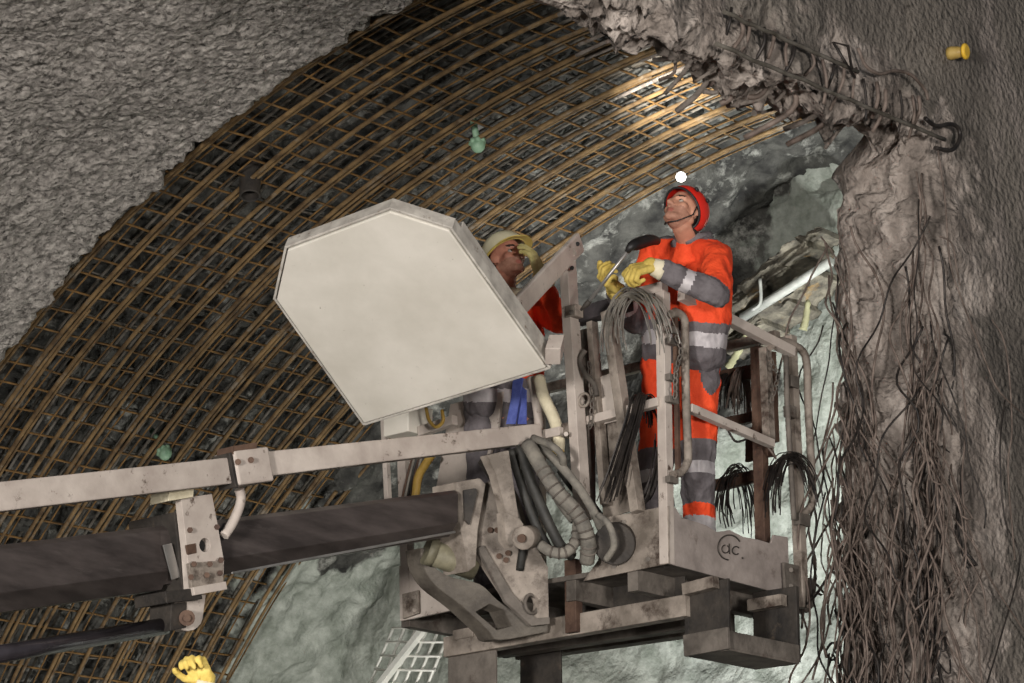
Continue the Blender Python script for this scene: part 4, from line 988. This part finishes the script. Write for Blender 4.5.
def helmet(root, name, c, F, U, m, rimm, peak=0, back=-.07, front=.045, rad=(.128, .106, .118), ridge=True):
    R = F.cross(U); mb = MB(); n, k_ = 40, 14; rings = []
    for j in range(k_ + 1):
        rg = []
        for i in range(n):
            an = 2 * PI * i / n; ca, sa = math.cos(an), math.sin(an)
            edge = front + (back - front) * (.5 - .5 * ca) ** 1.0
            el_e = math.asin(max(-.9, min(.9, (edge - .03) / rad[2])))
            el = PI / 2 + (el_e - PI / 2) * (j / k_)
            f_ = 1 + (.03 * math.exp(-((abs(sa) - .0) / .25) ** 2) if ridge else 0) * math.sin(el)
            rg.append(c + F * (rad[0] * math.cos(el) * ca - .006) + R * (rad[1] * math.cos(el) * sa) + U * (.03 + rad[2] * math.sin(el) * f_))
        rings.append(rg)
    vs = [[mb.bm.verts.new(p) for p in rg] for rg in rings[1:]]
    top = mb.bm.verts.new(rings[0][0])
    for i in range(n):
        mb.bm.faces.new((top, vs[0][i], vs[0][(i + 1) % n])).smooth = True
        for j in range(len(vs) - 1):
            mb.bm.faces.new((vs[j][i], vs[j + 1][i], vs[j + 1][(i + 1) % n], vs[j][(i + 1) % n])).smooth = True
    o = mb.build(name, M[m], root)
    sd = o.modifiers.new('shell', 'SOLIDIFY'); sd.thickness = .006; sd.offset = -1
    mb = MB(); mb.tube(rings[-1], .006, 8, closed=True); mb.build('helmet_rim', M[rimm], o)
    if peak:
        mb = MB(); inner, outer = [], []
        for i in range(-9, 10):
            an = i / 9 * 1.15; q = rings[-1][int(round(an / (2 * PI) * n)) % n]
            ca, sa = math.cos(an), math.sin(an)
            e = front + (back - front) * (.5 - .5 * ca); el_e = math.asin((e - .03) / rad[2])
            p = c + F * (rad[0] * math.cos(el_e) * ca - .006) + R * rad[1] * math.cos(el_e) * sa + U * (.03 + rad[2] * math.sin(el_e))
            w_ = peak * math.cos(i / 9 * PI / 2) ** .6 if abs(i) < 9 else .002
            inner.append(p); outer.append(p + (F * ca + R * sa).normalized() * w_ - U * w_ * .25)
        lo = [mb.bm.verts.new(p + U * .004) for p in inner]; lo2 = [mb.bm.verts.new(p + U * .002) for p in outer]
        hi = [mb.bm.verts.new(p - U * .004) for p in inner]; hi2 = [mb.bm.verts.new(p - U * .003) for p in outer]
        for i in range(len(lo) - 1):
            for a_, b_ in ((lo, lo2), (lo2, hi2), (hi2, hi), (hi, lo)): mb.bm.faces.new((a_[i], a_[i + 1], b_[i + 1], b_[i]))
        mb.build('helmet_peak', M[rimm], o)
    return o
FZ = ZK + .026
def ank(px, py, t): 
    p = at(px, py, t); return V((p.x, p.y, FZ + .108))
# ---- worker with the red helmet
F1b = V((-.7, -.71, 0)).normalized()
J = dict(head=at(684, 213, 12.60), neck=at(692, 243, 12.68), shL=at(716, 257, 12.54), shR=at(655, 254, 12.86), elL=at(716, 294, 12.28), wrL=at(654, 266, 12.26), hdL=at(632, 270, 12.24),
         elR=at(634, 322, 12.72), wrR=at(614, 288, 12.46), hdR=at(603, 280, 12.42), hipL=at(698, 384, 12.58), hipR=at(664, 386, 12.74), knL=at(697, 474, 12.5), knR=at(655, 474, 12.68), ankL=ank(702, 568, 12.58), ankR=ank(664, 568, 12.78))
F1 = V((-.58, -.62, .54)).normalized(); U1 = (Z - F1 * F1.z).normalized()
p1, P1 = figure('person in an orange and grey work suit and red helmet looking up at the vault', J, F1, U1, 'skin', .0055, True, F1b)
jk, tr = clothes(p1, J, None, None, .73, 1, F1b, 1.06)
c = centers(jk); mid = (J['hipL'] + J['hipR']) / 2
dF, tF = seg(c, J['elL'], J['wrL']); dU, tU = seg(c, J['shL'], J['elL']); dF2, tF2 = seg(c, J['elR'], J['wrR']); dU2, tU2 = seg(c, J['shR'], J['elR'])
dT, tT = seg(c, J['neck'], mid)
idx = np.zeros(len(c))
arm1 = (dF < dU * 1.02) & (dF < .085); arm2 = (dF2 < dU2 * 1.02) & (dF2 < .085)
tor = ~(arm1 | arm2) & (dU > .085) & (dU2 > .085)
idx[tor & (tT > .56)] = 1; idx[tor & (tT > .63) & (tT < .73)] = 2
idx[tor & (tT < -.02)] = 1
idx[arm1] = 1; idx[arm1 & (tF > .4) & (tF < .54)] = 2; idx[arm2] = 1; idx[arm2 & (tF2 > .4) & (tF2 < .54)] = 2
setmat(jk, ['orange', 'cloth', 'silver'], idx); jo = link('jacket', jk, None, p1)
cl = MB(); R1 = F1b.cross(Z)
cl.tube([J['neck'] + Z * (.015 + .03 * math.cos(q + PI)) + F1b * (.085 * math.cos(q)) + R1 * .082 * math.sin(q) for q in np.linspace(.35, 2 * PI - .35, 22)], .024, 8)
cl.build('collar', M['cloth'], jo)
c = centers(tr); idx = np.zeros(len(c)); kz = (J['knL'].z + J['knR'].z) / 2
z_ = c[:, 2] - kz
idx[z_ < .13] = 1; idx[(z_ < .03) & (z_ > -.03)] = 2; idx[(z_ < -.16) & (z_ > -.215)] = 0; idx[(z_ < -.215) & (z_ > -.29)] = 2; idx[z_ < -.33] = 1
pk = at(714, 370, 12.5); idx[(np.linalg.norm((c - np.array(pk)) * np.array([1, 1, .55]), axis=1) < .07)] = 1
setmat(tr, ['orange', 'cloth', 'silver'], idx); link('trousers', tr, None, p1)
boots(p1, J, F1b)
h1 = helmet(p1, 'helmet', J['head'], F1, U1, 'red', 'blk', 0, -.085, .06, (.125, .104, .112))
R1h = F1.cross(U1)
mb = MB(); mb.tube([J['head'] - R1h * .097 + F1 * .02 + U1 * .03, J['head'] - R1h * .085 + F1 * .01 - U1 * .05, J['head'] - R1h * .04 + F1 * .045 - U1 * .115, J['head'] + F1 * .06 - U1 * .127, J['head'] + R1h * .04 + F1 * .045 - U1 * .115, J['head'] + R1h * .09 + F1 * .01 - U1 * .04], .0035, 6); mb.build('chin_strap', M['blk'], h1)
mb = MB()
for f_ in (.06, -.02): mb.ball(J['head'] - R1h * .103 * (1 - .1 * (f_ > 0)) + F1 * f_ + U1 * .075, (.014, .008, .01), 2, (F1, R1h, U1))
mb.build('vent_slot', M['blk'], h1)
tipv = at(587, 304, 12.3); topv = at(630, 248, 12.22); sh_ = (topv - tipv).normalized()
vd = (CAM - J['hdL']).normalized()
W1 = J['wrL']; X1 = (at(624, 272, 12.2) - W1).normalized()
glove(p1, 'glove', W1 + X1 * .008, X1, (sh_.cross(X1) * .2 + V((0, .6, -.5))).normalized(), 'glove', 'cuff', J['elL'], 1.12, curl=(.95, 1.15, .8), flip=-1)
W2 = J['wrR']; X2 = (at(598, 276, 12.36) - W2).normalized()
glove(p1, 'glove', W2, X2, V((.1, -.7, .55)), 'glove', 'glove', J['elR'], 1.1, curl=(.9, 1.1, .8), flip=1)
tl = thing('tying_tool', topv, 'dark rebar tying tool with a bare steel shaft held in yellow gloves', 'hand tool')
mb = MB(); mb.tube([tipv, topv], .009, 10); mb.build('shaft', M['steel'], tl)
mb = MB(); mb.tube(catmull([topv - sh_ * .02, topv + sh_ * .01, at(640, 243, 12.3), at(650, 240, 12.38), at(657, 241, 12.46)], 4), [.014, .015, .017, .019, .022, .025, .028, .03, .03, .03, .03, .029, .028, .026, .024, .022, .02], 12); mb.build('handle', M['blk'], tl)
mb = MB(); mb.tube([tipv - sh_ * .05 + Z * .01, tipv, tipv + sh_ * .02], [.006, .014, .012], 8); mb.build('hook_tip', M['dark'], tl)

# ---- worker with the cream helmet, behind the roof panel
F2b = V((.5, -.8, 0)).normalized()
J2 = dict(head=at(506, 259, 13.2), neck=at(503, 297, 13.26), shL=at(540, 310, 13.34), shR=at(468, 312, 13.1), elL=at(561, 322, 13.06), wrL=at(541, 278, 13.0), hdL=at(534, 255, 13.02),
          elR=at(448, 352, 13.0), wrR=at(474, 346, 12.8), hdR=at(484, 345, 12.78), hipL=at(520, 428, 13.3), hipR=at(486, 430, 13.16), knL=at(522, 512, 13.22), knR=at(484, 514, 13.08), ankL=ank(522, 598, 13.35), ankR=ank(486, 600, 13.2))
F2 = V((.62, -.72, .30)).normalized(); U2 = (Z - F2 * F2.z + V((-.08, 0, 0))).normalized(); U2 = (U2 - F2 * U2.dot(F2)).normalized()
p2, P2 = figure('person in a cream helmet and orange jacket peering out behind the white roof panel', J2, F2, U2, 'skin2', .0055, True, F2b)
jk, tr = clothes(p2, J2, None, None, .8, 4, F2b, .95)
c = centers(jk); idx = np.zeros(len(c)); dT, tT = seg(c, J2['neck'], (J2['hipL'] + J2['hipR']) / 2)
idx[(tT > .62)] = 1; idx[(tT > .7) & (tT < .8)] = 2
setmat(jk, ['orange', 'cloth', 'silver'], idx); link('jacket', jk, None, p2)
setmat(tr, ['cloth'], np.zeros(len(tr.polygons))); link('trousers', tr, None, p2)
boots(p2, J2, F2b)
helmet(p2, 'helmet', J2['head'], F2, U2, 'cream', 'yelbrim', .045, -.02, .05, (.132, .11, .12))
R2b = F2b.cross(Z)
mb = MB(); mb.tube([J2['neck'] + Z * (.03 + .035 * math.cos(q + PI)) + F2b * .1 * math.cos(q) + R2b * .1 * math.sin(q) for q in np.linspace(0, 2 * PI, 25)[:-1]], .03, 8, closed=True)
mb.build('neck_scarf', M['cuff'], p2)
W3 = J2['wrL']; X3 = (at(530, 242, 13.03) - W3).normalized()
glove(p2, 'glove', W3, X3, V((-.8, .3, .1)), 'glovepale', 'glovepale', J2['elL'], 1.15, curl=(.25, .45, .4), flip=-1, thumb=((.6, .6, .1), (.95, .1, .2), (.95, .05, .3)))
W4 = J2['wrR']; glove(p2, 'glove', W4, (J2['hdR'] - W4).normalized(), V((0, .4, -.8)), 'glovepale', 'cuff', J2['elR'], 1.1, curl=(.6, .8, .6), flip=1)

# ---- a third worker, only a raised gloved hand shows at the lower left
wr = at(206, 682, 8.2); hd = at(197, 666, 8.2)
base = V((wr.x + .12, wr.y + .1, 0))
Fc = V((-.2, -.98, 0)).normalized(); Lc = Z.cross(Fc)
J3 = dict(head=base + V((-.02, -.02, 1.68)), neck=base + V((0, 0, 1.5)), shL=base + Lc * .19 + Z * 1.45, shR=base - Lc * .19 + Z * 1.45, elL=base + Lc * .27 + Z * 1.17, wrL=base + Lc * .3 + Fc * .1 + Z * .95, hdL=base + Lc * .3 + Fc * .14 + Z * .87,
          elR=base - Lc * .16 + Fc * .05 + Z * 1.76, wrR=wr, hdR=hd, hipL=base + Lc * .09 + Z * .95, hipR=base - Lc * .09 + Z * .95, knL=base + Lc * .1 + Z * .52, knR=base - Lc * .1 + Z * .52, ankL=base + Lc * .1 + Z * .11, ankR=base - Lc * .1 + Z * .11)
sR = J3['shR']; ra = wr - sR
el = sR + ra * .52 + Lc * -.05; J3['elR'] = el
F3 = V((-.3, -.9, .3)).normalized(); U3 = (Z - F3 * F3.z).normalized()
p3, P3 = figure('person mostly below the view, one yellow gloved hand raised at lower left', J3, F3, U3, 'skin', .009, False, Fc)
jk, tr = clothes(p3, J3, None, None, .8, 8, Fc, .8)
setmat(jk, ['clothdark'], np.zeros(len(jk.polygons))); link('jacket', jk, None, p3)
setmat(tr, ['clothdark'], np.zeros(len(tr.polygons))); link('trousers', tr, None, p3)
boots(p3, J3, Fc); helmet(p3, 'helmet', J3['head'], F3, U3, 'cream', 'yelbrim', .04, -.03, .05)
glove(p3, 'glove', wr, (hd - wr).normalized(), V((-.35, -.85, .1)), 'glove', 'cuff', el, .82, curl=(.9, 1.1, .7), flip=-1)
glove(p3, 'glove', J3['wrL'], (J3['hdL'] - J3['wrL']).normalized(), V((-.9, -.3, 0)), 'glove', 'cuff', J3['elL'], 1, curl=(.4, .5, .4))
#=====LIGHTS=====
sc = bpy.context.scene
w = bpy.data.worlds.new('world'); sc.world = w; w.use_nodes = True
bg = w.node_tree.nodes['Background']; bg.inputs[0].default_value = (.9, .95, 1, 1); bg.inputs[1].default_value = .12
def area(name, loc, target, size, energy, col=(1, 1, 1)):
    l = bpy.data.lights.new(name, 'AREA'); l.shape = 'DISK'; l.size = size; l.energy = energy; l.color = col
    o = bpy.data.objects.new(name, l); C.objects.link(o); o.location = loc
    o.rotation_euler = (V(target) - V(loc)).to_track_quat('-Z', 'Y').to_euler(); return o
def spot(name, loc, target, energy, ang, blend=.5, col=(1, 1, 1), rad=.03):
    l = bpy.data.lights.new(name, 'SPOT'); l.energy = energy; l.spot_size = math.radians(ang); l.spot_blend = blend; l.color = col; l.shadow_soft_size = rad
    o = bpy.data.objects.new(name, l); C.objects.link(o); o.location = loc
    o.rotation_euler = (V(target) - V(loc)).to_track_quat('-Z', 'Y').to_euler(); return o
area('floodlight_left', (-5.2, -2, 1.6), (-.5, 12.5, 3.8), 1.6, 1620, (1, .965, .925))
area('fill_right', (3.8, -1, 2.2), (.8, 12, 3.6), 1.5, 980, (1, .95, .9))  # unseen fill light, added to lift faces the roof panel keeps dark
# flood lamp standing on the ground inside the heading
spot('heading_lamp', ab(11.1, 8.0, 1.5), ab(13.2, 8.2, 4.6), 1150, 95, .6, (.97, .99, 1), .15)
area('heading_lamp_low', ab(11.2, 11.0, 1.2), ab(13.0, 12.4, 3.0), .5, 100, (1, .99, .95))
spot('heading_fill_high', ab(11.8, 7.5, 4.4), ab(13.2, 8.9, 6.0), 330, 120, .8, (.98, 1, .97), .1)  # unseen spot added behind the jamb to brighten the upper end face
spot('helmet_beam', at(658, 192, 12.2), onvault(668, 96, R0), 2800, 14, .9, (1, .96, .88))
sc.view_settings.view_transform = 'Standard'; sc.view_settings.look = 'None'
sc.view_settings.exposure = 0.0; sc.view_settings.gamma = 1; sc.view_settings.use_curve_mapping = False
